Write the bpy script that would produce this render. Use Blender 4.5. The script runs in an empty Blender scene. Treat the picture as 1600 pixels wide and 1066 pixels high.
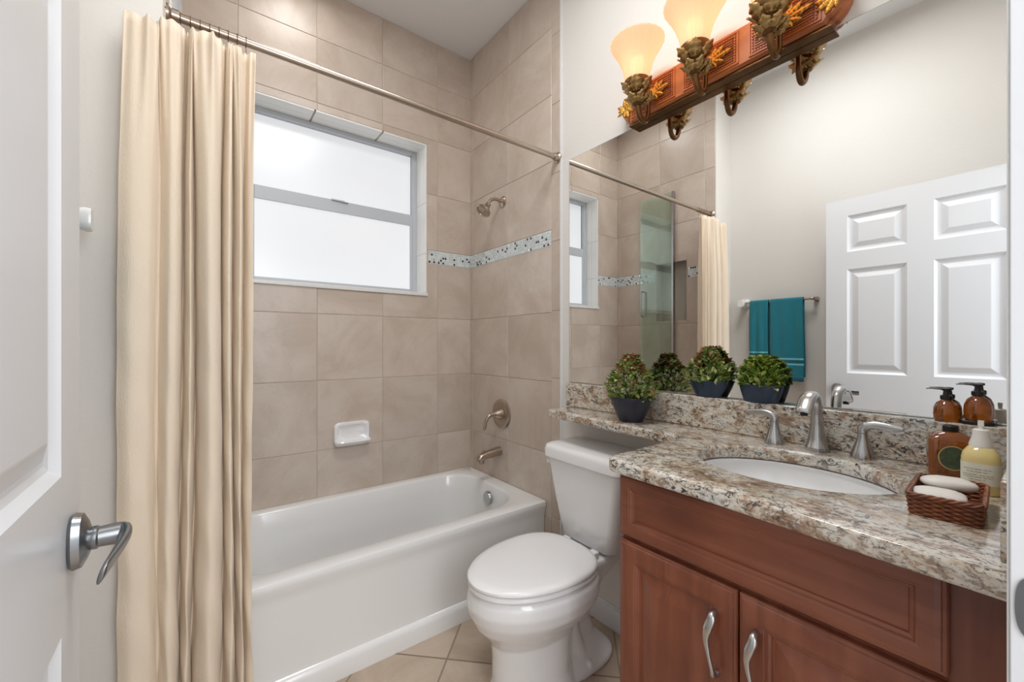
import bpy, bmesh, math, random
from mathutils import Vector, Matrix
random.seed(11)
PI = math.pi
sc = bpy.context.scene
COL = sc.collection

# ------------------------------------------------------------------ camera
CZ = 1.23
cam_d = bpy.data.cameras.new('camera'); cam = bpy.data.objects.new('camera', cam_d); COL.objects.link(cam)
cam.location = (0, 0, CZ)
cam.rotation_euler = (PI/2, 0, -0.6469)
cam_d.sensor_width = 36.0; cam_d.lens = 649.48/1600*36
cam_d.shift_y = 5.56/1600
cam_d.clip_start = 0.01
sc.camera = cam
# ------------------------------------------------------------------ world, lights, exposure
w = bpy.data.worlds.new('world'); sc.world = w; w.use_nodes = True
w.node_tree.nodes['Background'].inputs[0].default_value = (0.93, 0.96, 1.0, 1)
w.node_tree.nodes['Background'].inputs[1].default_value = 1.2
sc.view_settings.view_transform = 'Standard'; sc.view_settings.look = 'None'
sc.view_settings.gamma = 1.0; sc.view_settings.use_curve_mapping = False
sc.view_settings.exposure = 0.15
try:
    sc.cycles.use_denoising = True
    sc.cycles.max_bounces = 10; sc.cycles.diffuse_bounces = 5; sc.cycles.glossy_bounces = 6; sc.cycles.transmission_bounces = 8
    sc.cycles.sample_clamp_indirect = 4.0
    sc.cycles.caustics_reflective = False; sc.cycles.caustics_refractive = False
except Exception: pass
def area(name, loc, target, size, power, color, sy=None):
    l = bpy.data.lights.new(name, 'AREA'); l.energy = power; l.color = color
    l.shape = 'RECTANGLE'; l.size = size; l.size_y = sy or size
    o = bpy.data.objects.new(name, l); COL.objects.link(o); o.location = loc
    o.rotation_euler = (Vector(target)-Vector(loc)).to_track_quat('-Z', 'Y').to_euler()
    return o
area('ceiling_fill', (0.55, 0.80, 3.06), (0.55, 0.81, 0), 0.6, 18, (0.98, 0.99, 1.0))  # added fill under the ceiling to lift the whole room, no fixture modelled
area('hall_fill', (0.30, -1.2, 1.85), (0.6, 1.2, 0.8), 1.0, 27, (0.96, 0.98, 1.0), 1.6)  # added fill behind the camera, brightens door face and whites through the doorway
area('tub_fill', (0.38, 2.05, 3.06), (0.45, 1.98, 0), 0.25, 2.0, (1.0, 0.98, 0.95))  # added weak fill above the tub alcove, not a known lamp

# ------------------------------------------------------------------ materials
def nt(name):
    m = bpy.data.materials.new(name); m.use_nodes = True
    n = m.node_tree; return m, n.nodes, n.links, n.nodes['Principled BSDF']
def setp(b, col=None, rough=None, metal=None, **k):
    if col is not None: b.inputs['Base Color'].default_value = (*col, 1)
    if rough is not None: b.inputs['Roughness'].default_value = rough
    if metal is not None: b.inputs['Metallic'].default_value = metal
    for a, v in k.items(): b.inputs[a.replace('_', ' ')].default_value = v
def srgb(r, g, b):
    f = lambda c: ((c/255+0.055)/1.055)**2.4 if c/255 > 0.04045 else c/255/12.92
    return (f(r), f(g), f(b))
def plain(name, rgb, rough=0.5, metal=0, var=0.03, scale=6, bump=0, bscale=200, **k):
    m, N, L, b = nt(name); c = srgb(*rgb)
    setp(b, c, rough, metal, **k)
    tc = N.new('ShaderNodeTexCoord'); nz = N.new('ShaderNodeTexNoise'); nz.inputs['Scale'].default_value = scale
    nz.inputs['Detail'].default_value = 4
    L.new(tc.outputs['Object'], nz.inputs['Vector'])
    mr = N.new('ShaderNodeMixRGB'); mr.inputs[1].default_value = (*[x*(1-var) for x in c], 1); mr.inputs[2].default_value = (*[min(1, x*(1+var)) for x in c], 1)
    L.new(nz.outputs['Fac'], mr.inputs[0]); L.new(mr.outputs[0], b.inputs['Base Color'])
    if bump:
        n2 = N.new('ShaderNodeTexNoise'); n2.inputs['Scale'].default_value = bscale; n2.inputs['Detail'].default_value = 3
        L.new(tc.outputs['Object'], n2.inputs['Vector'])
        bp = N.new('ShaderNodeBump'); bp.inputs['Strength'].default_value = bump; bp.inputs['Distance'].default_value = 0.002
        L.new(n2.outputs['Fac'], bp.inputs['Height']); L.new(bp.outputs[0], b.inputs['Normal'])
    return m
M = {}
M['paint'] = plain('wall_paint', (222, 219, 214), 0.75, var=0.01, bump=0.25, bscale=90)
M['ceil'] = plain('ceiling_paint', (232, 234, 236), 0.85, var=0.01)
M['grout'] = plain('grout', (192, 178, 164), 0.9, var=0.05, scale=30)
M['grout_floor'] = plain('floor_grout', (150, 134, 116), 0.9, var=0.08, scale=30)
M['trim'] = plain('white_trim_paint', (228, 229, 231), 0.35, var=0.01)
M['doorpaint'] = plain('white_door_paint', (226, 228, 231), 0.3, var=0.01, bump=0.12, bscale=30)
M['porcelain'] = plain('white_porcelain', (236, 236, 236), 0.12, var=0.004, Coat_Weight=0.4)
M['tub'] = plain('white_enamel', (234, 234, 233), 0.16, var=0.004, Coat_Weight=0.3)
M['seat'] = plain('white_seat_plastic', (240, 240, 240), 0.22, var=0.004)
M['nickel'] = plain('brushed_nickel', (186, 172, 158), 0.28, 1, var=0.05, scale=40)
M['steel'] = plain('brushed_steel', (190, 190, 190), 0.25, 1, var=0.05, scale=40)
M['satin'] = plain('satin_lever_metal', (150, 152, 155), 0.3, 1, var=0.05, scale=40)
M['alu'] = plain('window_aluminium', (190, 195, 201), 0.45, 0.1, var=0.02)
M['dark'] = plain('dark_gap', (30, 28, 28), 0.7, var=0.05)
M['marble'] = plain('sill_marble', (224, 224, 222), 0.25, var=0.08, scale=40)
M['revealtile'] = plain('reveal_tile', (240, 240, 237), 0.3, var=0.02, scale=8)
M['navy'] = plain('navy_ceramic', (42, 45, 60), 0.35, var=0.1, scale=20)
M['teal_navy'] = plain('teal_ceramic', (44, 58, 78), 0.3, var=0.1, scale=20)
M['soil'] = plain('potting_soil', (46, 34, 26), 0.95, var=0.3, scale=80)
M['black'] = plain('black_plastic', (28, 26, 26), 0.3, var=0.1)
M['whiteplastic'] = plain('white_plastic', (236, 234, 228), 0.3, var=0.01)
M['label_white'] = plain('paper_label', (232, 230, 214), 0.6, var=0.04, scale=60)
M['label_ink'] = plain('label_print', (176, 170, 150), 0.6, var=0.05)
M['soap'] = plain('soap', (240, 236, 228), 0.45, var=0.03, scale=30, bump=0.2, bscale=60)
M['mosaic_light'] = plain('mosaic_pale_glass', (196, 204, 204), 0.18, var=0.06, scale=60)
M['mosaic_mid'] = plain('mosaic_grey_glass', (214, 219, 220), 0.15, var=0.06, scale=60)
M['mosaic_dark'] = plain('mosaic_dark_glass', (52, 56, 62), 0.15, var=0.1, scale=60)
M['mosaic_mirror'] = plain('mosaic_mirror_chip', (235, 235, 235), 0.05, 1, var=0.0)
M['gold'] = plain('aged_gold', (222, 168, 82), 0.33, 0.85, var=0.25, scale=60)
M['bronze'] = plain('antique_bronze', (112, 78, 44), 0.35, 0.8, var=0.4, scale=50)
M['antique'] = plain('antique_brass', (176, 144, 94), 0.32, 0.85, var=0.45, scale=90)
M['label_dark'] = plain('label_dark_green', (72, 84, 62), 0.5, var=0.7, scale=120)
M['label_gold'] = plain('label_gold_ring', (190, 170, 110), 0.4, var=0.1)

# mirror
m, N, L, b = nt('mirror_silver'); setp(b, (0.93, 0.94, 0.935), 0.0, 1.0); M['mirror'] = m
M['mirror_edge'] = plain('mirror_edge', (150, 160, 156), 0.15, 0.3, var=0.05)
# lit frosted window glass
m, N, L, b = nt('frosted_pane'); setp(b, srgb(176, 179, 184), 0.25)
nz = N.new('ShaderNodeTexNoise'); nz.inputs['Scale'].default_value = 1.6; tc = N.new('ShaderNodeTexCoord'); L.new(tc.outputs['Object'], nz.inputs['Vector'])
cr = N.new('ShaderNodeMapRange'); cr.inputs[3].default_value = 0.44; cr.inputs[4].default_value = 0.52; L.new(nz.outputs['Fac'], cr.inputs[0])
b.inputs['Emission Color'].default_value = (0.97, 0.985, 1, 1); L.new(cr.outputs[0], b.inputs['Emission Strength']); M['pane'] = m
# clear greenish glass
m, N, L, b = nt('screen_glass')
gl = N.new('ShaderNodeBsdfGlossy'); gl.inputs['Roughness'].default_value = 0.01; gl.inputs[0].default_value = (0.9, 1, 0.95, 1)
tr = N.new('ShaderNodeBsdfTransparent'); tr.inputs[0].default_value = (0.90, 0.955, 0.92, 1)
mx = N.new('ShaderNodeMixShader'); lw = N.new('ShaderNodeFresnel'); lw.inputs[0].default_value = 1.6
mth = N.new('ShaderNodeMath'); mth.operation = 'ADD'; mth.use_clamp = True; mth.operation = 'MINIMUM'; mth.inputs[1].default_value = 0.3
L.new(lw.outputs[0], mth.inputs[0]); L.new(mth.outputs[0], mx.inputs[0])
L.new(tr.outputs[0], mx.inputs[1]); L.new(gl.outputs[0], mx.inputs[2]); L.new(mx.outputs[0], N['Material Output'].inputs[0]); M['glass'] = m
# amber glass / liquid
M['amber'] = plain('amber_glass', (176, 96, 28), 0.04, var=0.35, scale=25, Coat_Weight=0.6)
M['amber'].node_tree.nodes['Principled BSDF'].inputs['Transmission Weight'].default_value = 0.6
M['cream_liquid'] = plain('cream_soap_bottle', (226, 206, 140), 0.15, var=0.06, scale=10, Coat_Weight=0.4)

# wall tile
def tile_mat(name, c1, c2, rough):
    m, N, L, b = nt(name)
    at = N.new('ShaderNodeAttribute'); at.attribute_name = 'tint'
    tc = N.new('ShaderNodeTexCoord')
    addv = N.new('ShaderNodeVectorMath'); addv.operation = 'ADD'
    sc_ = N.new('ShaderNodeVectorMath'); sc_.operation = 'SCALE'; sc_.inputs[3].default_value = 9.0
    L.new(at.outputs['Color'], sc_.inputs[0]); L.new(tc.outputs['Object'], addv.inputs[0]); L.new(sc_.outputs[0], addv.inputs[1])
    n1 = N.new('ShaderNodeTexNoise'); n1.inputs['Scale'].default_value = 2.6; n1.inputs['Detail'].default_value = 9; n1.inputs['Distortion'].default_value = 1.2; n1.inputs['Roughness'].default_value = 0.62
    L.new(addv.outputs[0], n1.inputs['Vector'])
    cr = N.new('ShaderNodeValToRGB'); e = cr.color_ramp.elements
    e[0].position = 0.36; e[0].color = (*srgb(*c1), 1); e[1].position = 0.62; e[1].color = (*srgb(*c2), 1)
    L.new(n1.outputs['Fac'], cr.inputs[0])
    # thin veins
    n2 = N.new('ShaderNodeTexNoise'); n2.inputs['Scale'].default_value = 3.0; n2.inputs['Detail'].default_value = 6; n2.inputs['Distortion'].default_value = 2.5
    L.new(addv.outputs[0], n2.inputs['Vector'])
    s = N.new('ShaderNodeMath'); s.operation = 'SUBTRACT'; s.inputs[1].default_value = 0.5; L.new(n2.outputs['Fac'], s.inputs[0])
    a = N.new('ShaderNodeMath'); a.operation = 'ABSOLUTE'; L.new(s.outputs[0], a.inputs[0])
    mr = N.new('ShaderNodeMapRange'); mr.inputs[1].default_value = 0.0; mr.inputs[2].default_value = 0.02; mr.inputs[3].default_value = 0.95; mr.inputs[4].default_value = 1.0; L.new(a.outputs[0], mr.inputs[0])
    sep = N.new('ShaderNodeSeparateColor'); L.new(at.outputs['Color'], sep.inputs[0])
    m2 = N.new('ShaderNodeMapRange'); m2.inputs[3].default_value = 0.95; m2.inputs[4].default_value = 1.04; L.new(sep.outputs[0], m2.inputs[0])
    mu = N.new('ShaderNodeMath'); mu.operation = 'MULTIPLY'; L.new(mr.outputs[0], mu.inputs[0]); L.new(m2.outputs[0], mu.inputs[1])
    vm = N.new('ShaderNodeVectorMath'); vm.operation = 'SCALE'; L.new(cr.outputs[0], vm.inputs[0]); L.new(mu.outputs[0], vm.inputs[3])
    L.new(vm.outputs[0], b.inputs['Base Color']); setp(b, None, rough)
    bp = N.new('ShaderNodeBump'); bp.inputs['Strength'].default_value = 0.15; bp.inputs['Distance'].default_value = 0.003
    L.new(n1.outputs['Fac'], bp.inputs['Height']); L.new(bp.outputs[0], b.inputs['Normal'])
    return m
M['tile'] = tile_mat('beige_wall_tile', (189, 173, 159), (204, 191, 179), 0.3)
M['ftile'] = tile_mat('beige_floor_tile', (174, 155, 136), (196, 178, 160), 0.35)

# granite
def granite():
    m, N, L, b = nt('granite')
    tc = N.new('ShaderNodeTexCoord'); mp = N.new('ShaderNodeMapping'); mp.inputs['Scale'].default_value = (1.0, 0.62, 1.0); mp.inputs['Rotation'].default_value = (0.3, 0.2, 0.5)
    L.new(tc.outputs['Object'], mp.inputs[0]); V = mp.outputs[0]
    def noise(s, d, dist=0, rough=0.6):
        n = N.new('ShaderNodeTexNoise'); n.inputs['Scale'].default_value = s; n.inputs['Detail'].default_value = d
        n.inputs['Distortion'].default_value = dist; n.inputs['Roughness'].default_value = rough; L.new(V, n.inputs['Vector']); return n.outputs['Fac']
    def ramp(fac, stops):
        r = N.new('ShaderNodeValToRGB'); el = r.color_ramp.elements
        while len(el) < len(stops): el.new(0.5)
        for e, (p, c) in zip(el, stops): e.position = p; e.color = (*srgb(*c), 1) if not isinstance(c, (int, float)) else (c, c, c, 1)
        L.new(fac, r.inputs[0]); return r.outputs[0]
    base = ramp(noise(16, 9, 0.8, 0.7), [(0.32, (118, 92, 74)), (0.42, (176, 150, 126)), (0.50, (212, 202, 186)), (0.60, (216, 214, 206)), (0.72, (178, 178, 178))])
    def over(c, mask, col):
        mx = N.new('ShaderNodeMixRGB'); L.new(mask, mx.inputs[0]); L.new(c, mx.inputs[1]); mx.inputs[2].default_value = (*srgb(*col), 1); return mx.outputs[0]
    def mul(a, b_):
        q = N.new('ShaderNodeMath'); q.operation = 'MULTIPLY'; L.new(a, q.inputs[0]); L.new(b_, q.inputs[1]); return q.outputs[0]
    c = over(base, ramp(noise(42, 8, 1.2, 0.7), [(0.52, 0.0), (0.60, 0.75)]), (134, 106, 86))
    c = over(c, ramp(noise(75, 6, 0.4, 0.7), [(0.54, 0.0), (0.60, 0.75)]), (226, 222, 212))
    clus = ramp(noise(7, 3, 0.5), [(0.36, 0.35), (0.54, 1.0)])
    c = over(c, mul(ramp(noise(64, 8, 1.4, 0.75), [(0.535, 0.0), (0.575, 0.95)]), clus), (74, 64, 62))
    c = over(c, mul(ramp(noise(120, 5, 0.8, 0.7), [(0.57, 0.0), (0.61, 0.95)]), clus), (36, 34, 38))
    L.new(c, b.inputs['Base Color']); setp(b, None, 0.12, Coat_Weight=0.3); return m
M['granite'] = granite()
# wood
def wood(name, c1, c2, c3, rough=0.35, axis='Z'):
    m, N, L, b = nt(name)
    tc = N.new('ShaderNodeTexCoord'); mp = N.new('ShaderNodeMapping')
    mp.inputs['Scale'].default_value = (14, 14, 1.2) if axis == 'Z' else (14, 1.2, 14)
    L.new(tc.outputs['Object'], mp.inputs[0])
    n1 = N.new('ShaderNodeTexNoise'); n1.inputs['Scale'].default_value = 2.2; n1.inputs['Detail'].default_value = 8; n1.inputs['Distortion'].default_value = 0.6
    L.new(mp.outputs[0], n1.inputs['Vector'])
    n2 = N.new('ShaderNodeTexNoise'); n2.inputs['Scale'].default_value = 5; n2.inputs['Detail'].default_value = 3; L.new(tc.outputs['Object'], n2.inputs['Vector'])
    ad = N.new('ShaderNodeMath'); ad.operation = 'MULTIPLY_ADD'; ad.inputs[1].default_value = 0.5; L.new(n1.outputs['Fac'], ad.inputs[0])
    hf = N.new('ShaderNodeMath'); hf.operation = 'MULTIPLY'; hf.inputs[1].default_value = 0.5; L.new(n2.outputs['Fac'], hf.inputs[0]); L.new(hf.outputs[0], ad.inputs[2])
    cr = N.new('ShaderNodeValToRGB'); e = cr.color_ramp.elements; e.new(0.5)
    for q, (p, c) in zip(e, ((0.32, c1), (0.5, c2), (0.68, c3))): q.position = p; q.color = (*srgb(*c), 1)
    L.new(ad.outputs[0], cr.inputs[0]); L.new(cr.outputs[0], b.inputs['Base Color']); setp(b, None, rough, Coat_Weight=0.25, Coat_Roughness=0.2); return m
M['cherry'] = wood('cherry_wood', (102, 52, 35), (126, 69, 47), (148, 88, 63))
M['cherry_h'] = wood('cherry_wood_horizontal', (102, 52, 35), (126, 69, 47), (148, 88, 63), axis='Y')
M['copperwood'] = wood('reddish_lamp_wood', (168, 90, 46), (196, 114, 62), (214, 138, 84), 0.3, axis='Y')
M['redlacquer'] = plain('dark_red_lacquer', (104, 34, 20), 0.35, var=0.2, scale=30)
M['wicker'] = wood('wicker', (84, 42, 24), (128, 70, 40), (168, 104, 64), 0.5)
# fabric
def cloth(name, rgb, trans, bs=300, bump=0.3):
    m, N, L, b = nt(name); c = srgb(*rgb)
    tc = N.new('ShaderNodeTexCoord'); mp = N.new('ShaderNodeMapping'); mp.inputs['Scale'].default_value = (1, 1, 0.35); L.new(tc.outputs['Object'], mp.inputs[0])
    n = N.new('ShaderNodeTexNoise'); n.inputs['Scale'].default_value = 18; n.inputs['Detail'].default_value = 6; L.new(mp.outputs[0], n.inputs['Vector'])
    mr = N.new('ShaderNodeMixRGB'); mr.inputs[1].default_value = (*[x*0.95 for x in c], 1); mr.inputs[2].default_value = (*[min(1, x*1.04) for x in c], 1)
    L.new(n.outputs['Fac'], mr.inputs[0]); L.new(mr.outputs[0], b.inputs['Base Color']); setp(b, None, 0.9, Sheen_Weight=0.2)
    n3 = N.new('ShaderNodeTexNoise'); n3.inputs['Scale'].default_value = bs; L.new(mp.outputs[0], n3.inputs['Vector'])
    ad = N.new('ShaderNodeMath'); ad.operation = 'ADD'; L.new(n.outputs['Fac'], ad.inputs[0]); L.new(n3.outputs['Fac'], ad.inputs[1])
    bp = N.new('ShaderNodeBump'); bp.inputs['Strength'].default_value = bump; bp.inputs['Distance'].default_value = 0.004; L.new(ad.outputs[0], bp.inputs['Height']); L.new(bp.outputs[0], b.inputs['Normal'])
    if trans:
        t = N.new('ShaderNodeBsdfTranslucent'); L.new(mr.outputs[0], t.inputs[0]); x = N.new('ShaderNodeMixShader'); x.inputs[0].default_value = trans
        L.new(b.outputs[0], x.inputs[1]); L.new(t.outputs[0], x.inputs[2]); L.new(x.outputs[0], N['Material Output'].inputs[0])
    return m
M['curtain'] = cloth('cream_curtain', (246, 232, 212), 0.22)
M['towel'] = cloth('teal_terry', (16, 124, 142), 0, 500, 1.0)
M['towel_band'] = cloth('teal_terry_pale_stripe', (112, 196, 206), 0, 500, 0.4)
M['towel_edge'] = cloth('teal_terry_dark_band', (22, 92, 112), 0, 500, 0.4)
# lit lamp glass
m, N, L, b = nt('lamp_glass'); N.remove(b)
tl = N.new('ShaderNodeBsdfTranslucent'); tl.inputs[0].default_value = (0.92, 0.66, 0.45, 1)
df = N.new('ShaderNodeBsdfDiffuse'); df.inputs[0].default_value = (0.46, 0.42, 0.39, 1)
tp = N.new('ShaderNodeBsdfTransparent'); tp.inputs[0].default_value = (1, 0.9, 0.74, 1)
em = N.new('ShaderNodeEmission'); em.inputs[0].default_value = (1.0, 0.56, 0.34, 1); em.inputs[1].default_value = 0.36
a1 = N.new('ShaderNodeMixShader'); a1.inputs[0].default_value = 0.5; L.new(tl.outputs[0], a1.inputs[1]); L.new(df.outputs[0], a1.inputs[2])
a2 = N.new('ShaderNodeMixShader'); a2.inputs[0].default_value = 0.22; L.new(a1.outputs[0], a2.inputs[1]); L.new(tp.outputs[0], a2.inputs[2])
a3 = N.new('ShaderNodeAddShader'); L.new(a2.outputs[0], a3.inputs[0]); L.new(em.outputs[0], a3.inputs[1]); L.new(a3.outputs[0], N['Material Output'].inputs[0]); M['lampglass'] = m
m, N, L, b = nt('lit_bulb'); setp(b, (1, 0.9, 0.7), 0.4); b.inputs['Emission Color'].default_value = (1, 0.80, 0.56, 1); b.inputs['Emission Strength'].default_value = 2.6; M['bulb'] = m
# leaves
def leafmat(name, stops):
    m, N, L, b = nt(name)
    g = N.new('ShaderNodeNewGeometry'); cr = N.new('ShaderNodeValToRGB'); el = cr.color_ramp.elements
    while len(el) < len(stops): el.new(0.5)
    for e, (p, c) in zip(el, stops): e.position = p; e.color = (*srgb(*c), 1)
    L.new(g.outputs['Random Per Island'], cr.inputs[0]); L.new(cr.outputs[0], b.inputs['Base Color']); setp(b, None, 0.45)
    t = N.new('ShaderNodeBsdfTranslucent'); L.new(cr.outputs[0], t.inputs[0]); x = N.new('ShaderNodeMixShader'); x.inputs[0].default_value = 0.2
    L.new(b.outputs[0], x.inputs[1]); L.new(t.outputs[0], x.inputs[2]); L.new(x.outputs[0], N['Material Output'].inputs[0]); return m
M['leaf'] = leafmat('green_leaves', [(0, (58, 86, 34)), (0.3, (106, 140, 52)), (0.6, (158, 178, 88)), (1, (224, 224, 170))])
M['leaf_light'] = leafmat('light_green_leaves', [(0, (66, 94, 32)), (0.4, (124, 152, 52)), (0.8, (178, 192, 88)), (1, (222, 224, 156))])
M['leaf_red'] = leafmat('rust_red_leaves', [(0, (98, 56, 38)), (0.5, (152, 92, 62)), (1, (204, 150, 110))])

# ------------------------------------------------------------------ helpers
def empty(name, label=None, cat=None, group=None, loc=(0, 0, 0), kind=None, rz=0):
    o = bpy.data.objects.new(name, None); COL.objects.link(o); o.location = loc; o.rotation_euler = (0, 0, rz)
    tag(o, label, cat, group, kind); return o
def tag(o, label=None, cat=None, group=None, kind=None):
    if label: o['label'] = label
    if cat: o['category'] = cat
    if group: o['group'] = group
    if kind: o['kind'] = kind
    return o
def obj(name, bm, mat, parent=None, smooth=False, bevel=0, sub=0, auto=None, seg=2):
    me = bpy.data.meshes.new(name)
    bmesh.ops.recalc_face_normals(bm, faces=bm.faces[:])
    bm.to_mesh(me); bm.free()
    mats = mat if isinstance(mat, list) else [mat]
    for k in mats: me.materials.append(M[k] if isinstance(k, str) else k)
    if smooth:
        for p in me.polygons: p.use_smooth = True
    if auto is not None:
        for p in me.polygons: p.use_smooth = True
        me.set_sharp_from_angle(angle=math.radians(auto))
    o = bpy.data.objects.new(name, me); COL.objects.link(o)
    if parent: 
        o.parent = parent
    if bevel:
        md = o.modifiers.new('bevel', 'BEVEL'); md.width = bevel; md.segments = seg; md.limit_method = 'ANGLE'; md.angle_limit = math.radians(40)
        for p in me.polygons: p.use_smooth = True
        me.set_sharp_from_angle(angle=math.radians(60))
        md.harden_normals = False
    if sub:
        md = o.modifiers.new('sub', 'SUBSURF'); md.levels = sub; md.render_levels = sub
    return o
def box(bm, x0, x1, y0, y1, z0, z1, mi=0):
    v = [bm.verts.new(p) for p in ((x0, y0, z0), (x1, y0, z0), (x1, y1, z0), (x0, y1, z0), (x0, y0, z1), (x1, y0, z1), (x1, y1, z1), (x0, y1, z1))]
    fs = []
    for f in ((0, 3, 2, 1), (4, 5, 6, 7), (0, 1, 5, 4), (1, 2, 6, 5), (2, 3, 7, 6), (3, 0, 4, 7)):
        q = bm.faces.new([v[i] for i in f]); q.material_index = mi; fs.append(q)
    return fs
def boxes(*a):
    bm = bmesh.new()
    for q in a: box(bm, *q)
    return bm
def loft(bm, rings, cap0=True, cap1=True, closed=True, mi=0):
    vs = [[bm.verts.new(p) for p in r] for r in rings]; n = len(rings[0])
    for a, b_ in zip(vs[:-1], vs[1:]):
        for i in range(n if closed else n-1):
            j = (i+1) % n
            f = bm.faces.new((a[i], a[j], b_[j], b_[i])); f.material_index = mi
    if cap0: bm.faces.new(vs[0][::-1]).material_index = mi
    if cap1: bm.faces.new(vs[-1]).material_index = mi
    return vs
def sell(cx, cy, a, b_, z, n=40, e=2.0, rot=0):
    r = []
    for i in range(n):
        t = 2*PI*i/n; c, s = math.cos(t), math.sin(t)
        x = a*math.copysign(abs(c)**(2/e), c); y = b_*math.copysign(abs(s)**(2/e), s)
        r.append((cx+x*math.cos(rot)-y*math.sin(rot), cy+x*math.sin(rot)+y*math.cos(rot), z))
    return r
def lathe(bm, prof, c=(0, 0, 0), n=32, axis='Z', cap0=True, cap1=True, flute=0, fn=0, mi=0):
    rings = []
    for r, h in prof:
        ring = []
        for i in range(n):
            t = 2*PI*i/n; rr = r*(1+flute*math.cos(fn*t)) if fn else r
            u, v = rr*math.cos(t), rr*math.sin(t)
            p = {'Z': (u, v, h), 'X': (h, u, v), 'Y': (u, h, v)}[axis]
            ring.append((c[0]+p[0], c[1]+p[1], c[2]+p[2]))
        rings.append(ring)
    loft(bm, rings, cap0, cap1, mi=mi)
def smoothpath(pts, n=8):
    P = [Vector(p) for p in pts]; out = []
    for i in range(len(P)-1):
        p0 = P[max(i-1, 0)]; p1 = P[i]; p2 = P[i+1]; p3 = P[min(i+2, len(P)-1)]
        for k in range(n):
            t = k/n
            out.append(0.5*((2*p1)+(-p0+p2)*t+(2*p0-5*p1+4*p2-p3)*t*t+(-p0+3*p1-3*p2+p3)*t*t*t))
    out.append(P[-1]); return out
def tube(bm, pts, rad, n=12, up=(0, 0, 1), flat=1.0, ns=8, raw=False, mi=0):
    """sweep; rad = number or list matching pts; flat = ratio of second axis"""
    path = pts if raw else smoothpath(pts, ns)
    path = [Vector(p) for p in path]; m_ = len(path)
    def rr(i):
        if isinstance(rad, (int, float)): return rad, rad*flat
        t = i/(m_-1)*(len(rad)-1); k = min(int(t), len(rad)-2); f = t-k
        a, b_ = rad[k], rad[k+1]
        if isinstance(a, tuple): return a[0]*(1-f)+b_[0]*f, a[1]*(1-f)+b_[1]*f
        q = a*(1-f)+b_*f; return q, q*flat
    rings = []; prev = Vector(up)
    for i, p in enumerate(path):
        d = (path[min(i+1, m_-1)]-path[max(i-1, 0)]).normalized()
        u = prev-d*prev.dot(d)
        if u.length < 1e-4: u = Vector((1, 0, 0))-d*d.x
        u.normalize(); prev = u; v = d.cross(u); a, b_ = rr(i)
        rings.append([tuple(p+u*(b_*math.sin(2*PI*k/n))+v*(a*math.cos(2*PI*k/n))) for k in range(n)])
    loft(bm, rings, mi=mi)
def prof_panel(bm, P, U, V, w_, h_, prof, cap=True, mi=0):
    """nested rectangles: prof = [(inset, height)]; P corner, U,V unit dirs; N = U x V points outwards"""
    P, U, V = Vector(P), Vector(U), Vector(V); Nn = U.cross(V)
    rings = []
    for s, d in prof:
        rings.append([tuple(P+U*a+V*b_+Nn*d) for a, b_ in ((s, s), (w_-s, s), (w_-s, h_-s), (s, h_-s))])
    loft(bm, rings, False, cap, mi=mi)
def curve_plate(name, outlines, z0, z1, mat, bev=0.0, parent=None, res=4):
    cu = bpy.data.curves.new(name, 'CURVE'); cu.dimensions = '2D'; cu.fill_mode = 'BOTH'
    cu.extrude = (z1-z0)/2-bev; cu.bevel_depth = bev; cu.bevel_resolution = res; cu.offset = -bev
    for pts in outlines:
        s = cu.splines.new('POLY'); s.points.add(len(pts)-1); s.use_cyclic_u = True
        for q, p in zip(s.points, pts): q.co = (p[0], p[1], 0, 1)
    t = bpy.data.objects.new(name, cu); COL.objects.link(t)
    dg = bpy.context.evaluated_depsgraph_get()
    me = bpy.data.meshes.new_from_object(t.evaluated_get(dg)); bpy.data.objects.remove(t); bpy.data.curves.remove(cu)
    me.name = name; me.materials.clear(); me.materials.append(M[mat])
    me.transform(Matrix.Translation((0, 0, (z0+z1)/2)))
    bm = bmesh.new(); bm.from_mesh(me); bmesh.ops.remove_doubles(bm, verts=bm.verts[:], dist=1e-5); bm.to_mesh(me); bm.free()
    for p in me.polygons: p.use_smooth = True
    me.set_sharp_from_angle(angle=math.radians(35))
    o = bpy.data.objects.new(name, me); COL.objects.link(o)
    if parent: o.parent = parent
    return o
def arc(cx, cy, r, a0, a1, n=8):
    return [(cx+r*math.cos(math.radians(a0+(a1-a0)*i/n)), cy+r*math.sin(math.radians(a0+(a1-a0)*i/n))) for i in range(n+1)]

# ------------------------------------------------------------------ room shell
XR, XL, XW, YB, YF, H = 1.4365, -0.077, -0.29, 2.3578, 1.5978, 3.104
WX0, WX1, WZ0, WZ1 = 0.179, 1.1195, 1.53, 2.459
def structure(name, bm, mat, parent=None, **k):
    o = obj(name, bm, mat, parent, **k)
    if not parent: o['kind'] = 'structure'
    return o
wall_back = structure('wall_back', boxes((XL-0.3, WX0, YB, YB+0.15, 0, H), (WX1, XR+0.12, YB, YB+0.15, 0, H), (WX0, WX1, YB, YB+0.15, 0, WZ0), (WX0, WX1, YB, YB+0.15, WZ1, H)), 'grout')
wall_right = structure('wall_right', boxes((XR, XR+0.12, -0.11, YB, 0, H)), 'paint')
NY0, NY1, NZ0, NZ1 = 1.697, 1.97, 1.41, 1.875
wall_left = structure('wall_left', boxes((XW-0.1, XW, -0.11, 1.484, 0, H), (XW-0.1, XL, 1.484, NY0, 0, H), (XW-0.1, XL, NY1, YB, 0, H), (XW-0.1, XL, NY0, NY1, 0, NZ0), (XW-0.1, XL, NY0, NY1, NZ1, H), (XW-0.1, XL-0.09, NY0, NY1, NZ0, NZ1)), 'paint')
wall_front = structure('wall_front', boxes((0.71, XR, -0.11, 0.018, 0, H), (XW, -0.16, -0.11, 0.018, 0, H), (-0.16, 0.71, -0.11, 0.018, 2.12, H)), 'paint')
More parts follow.
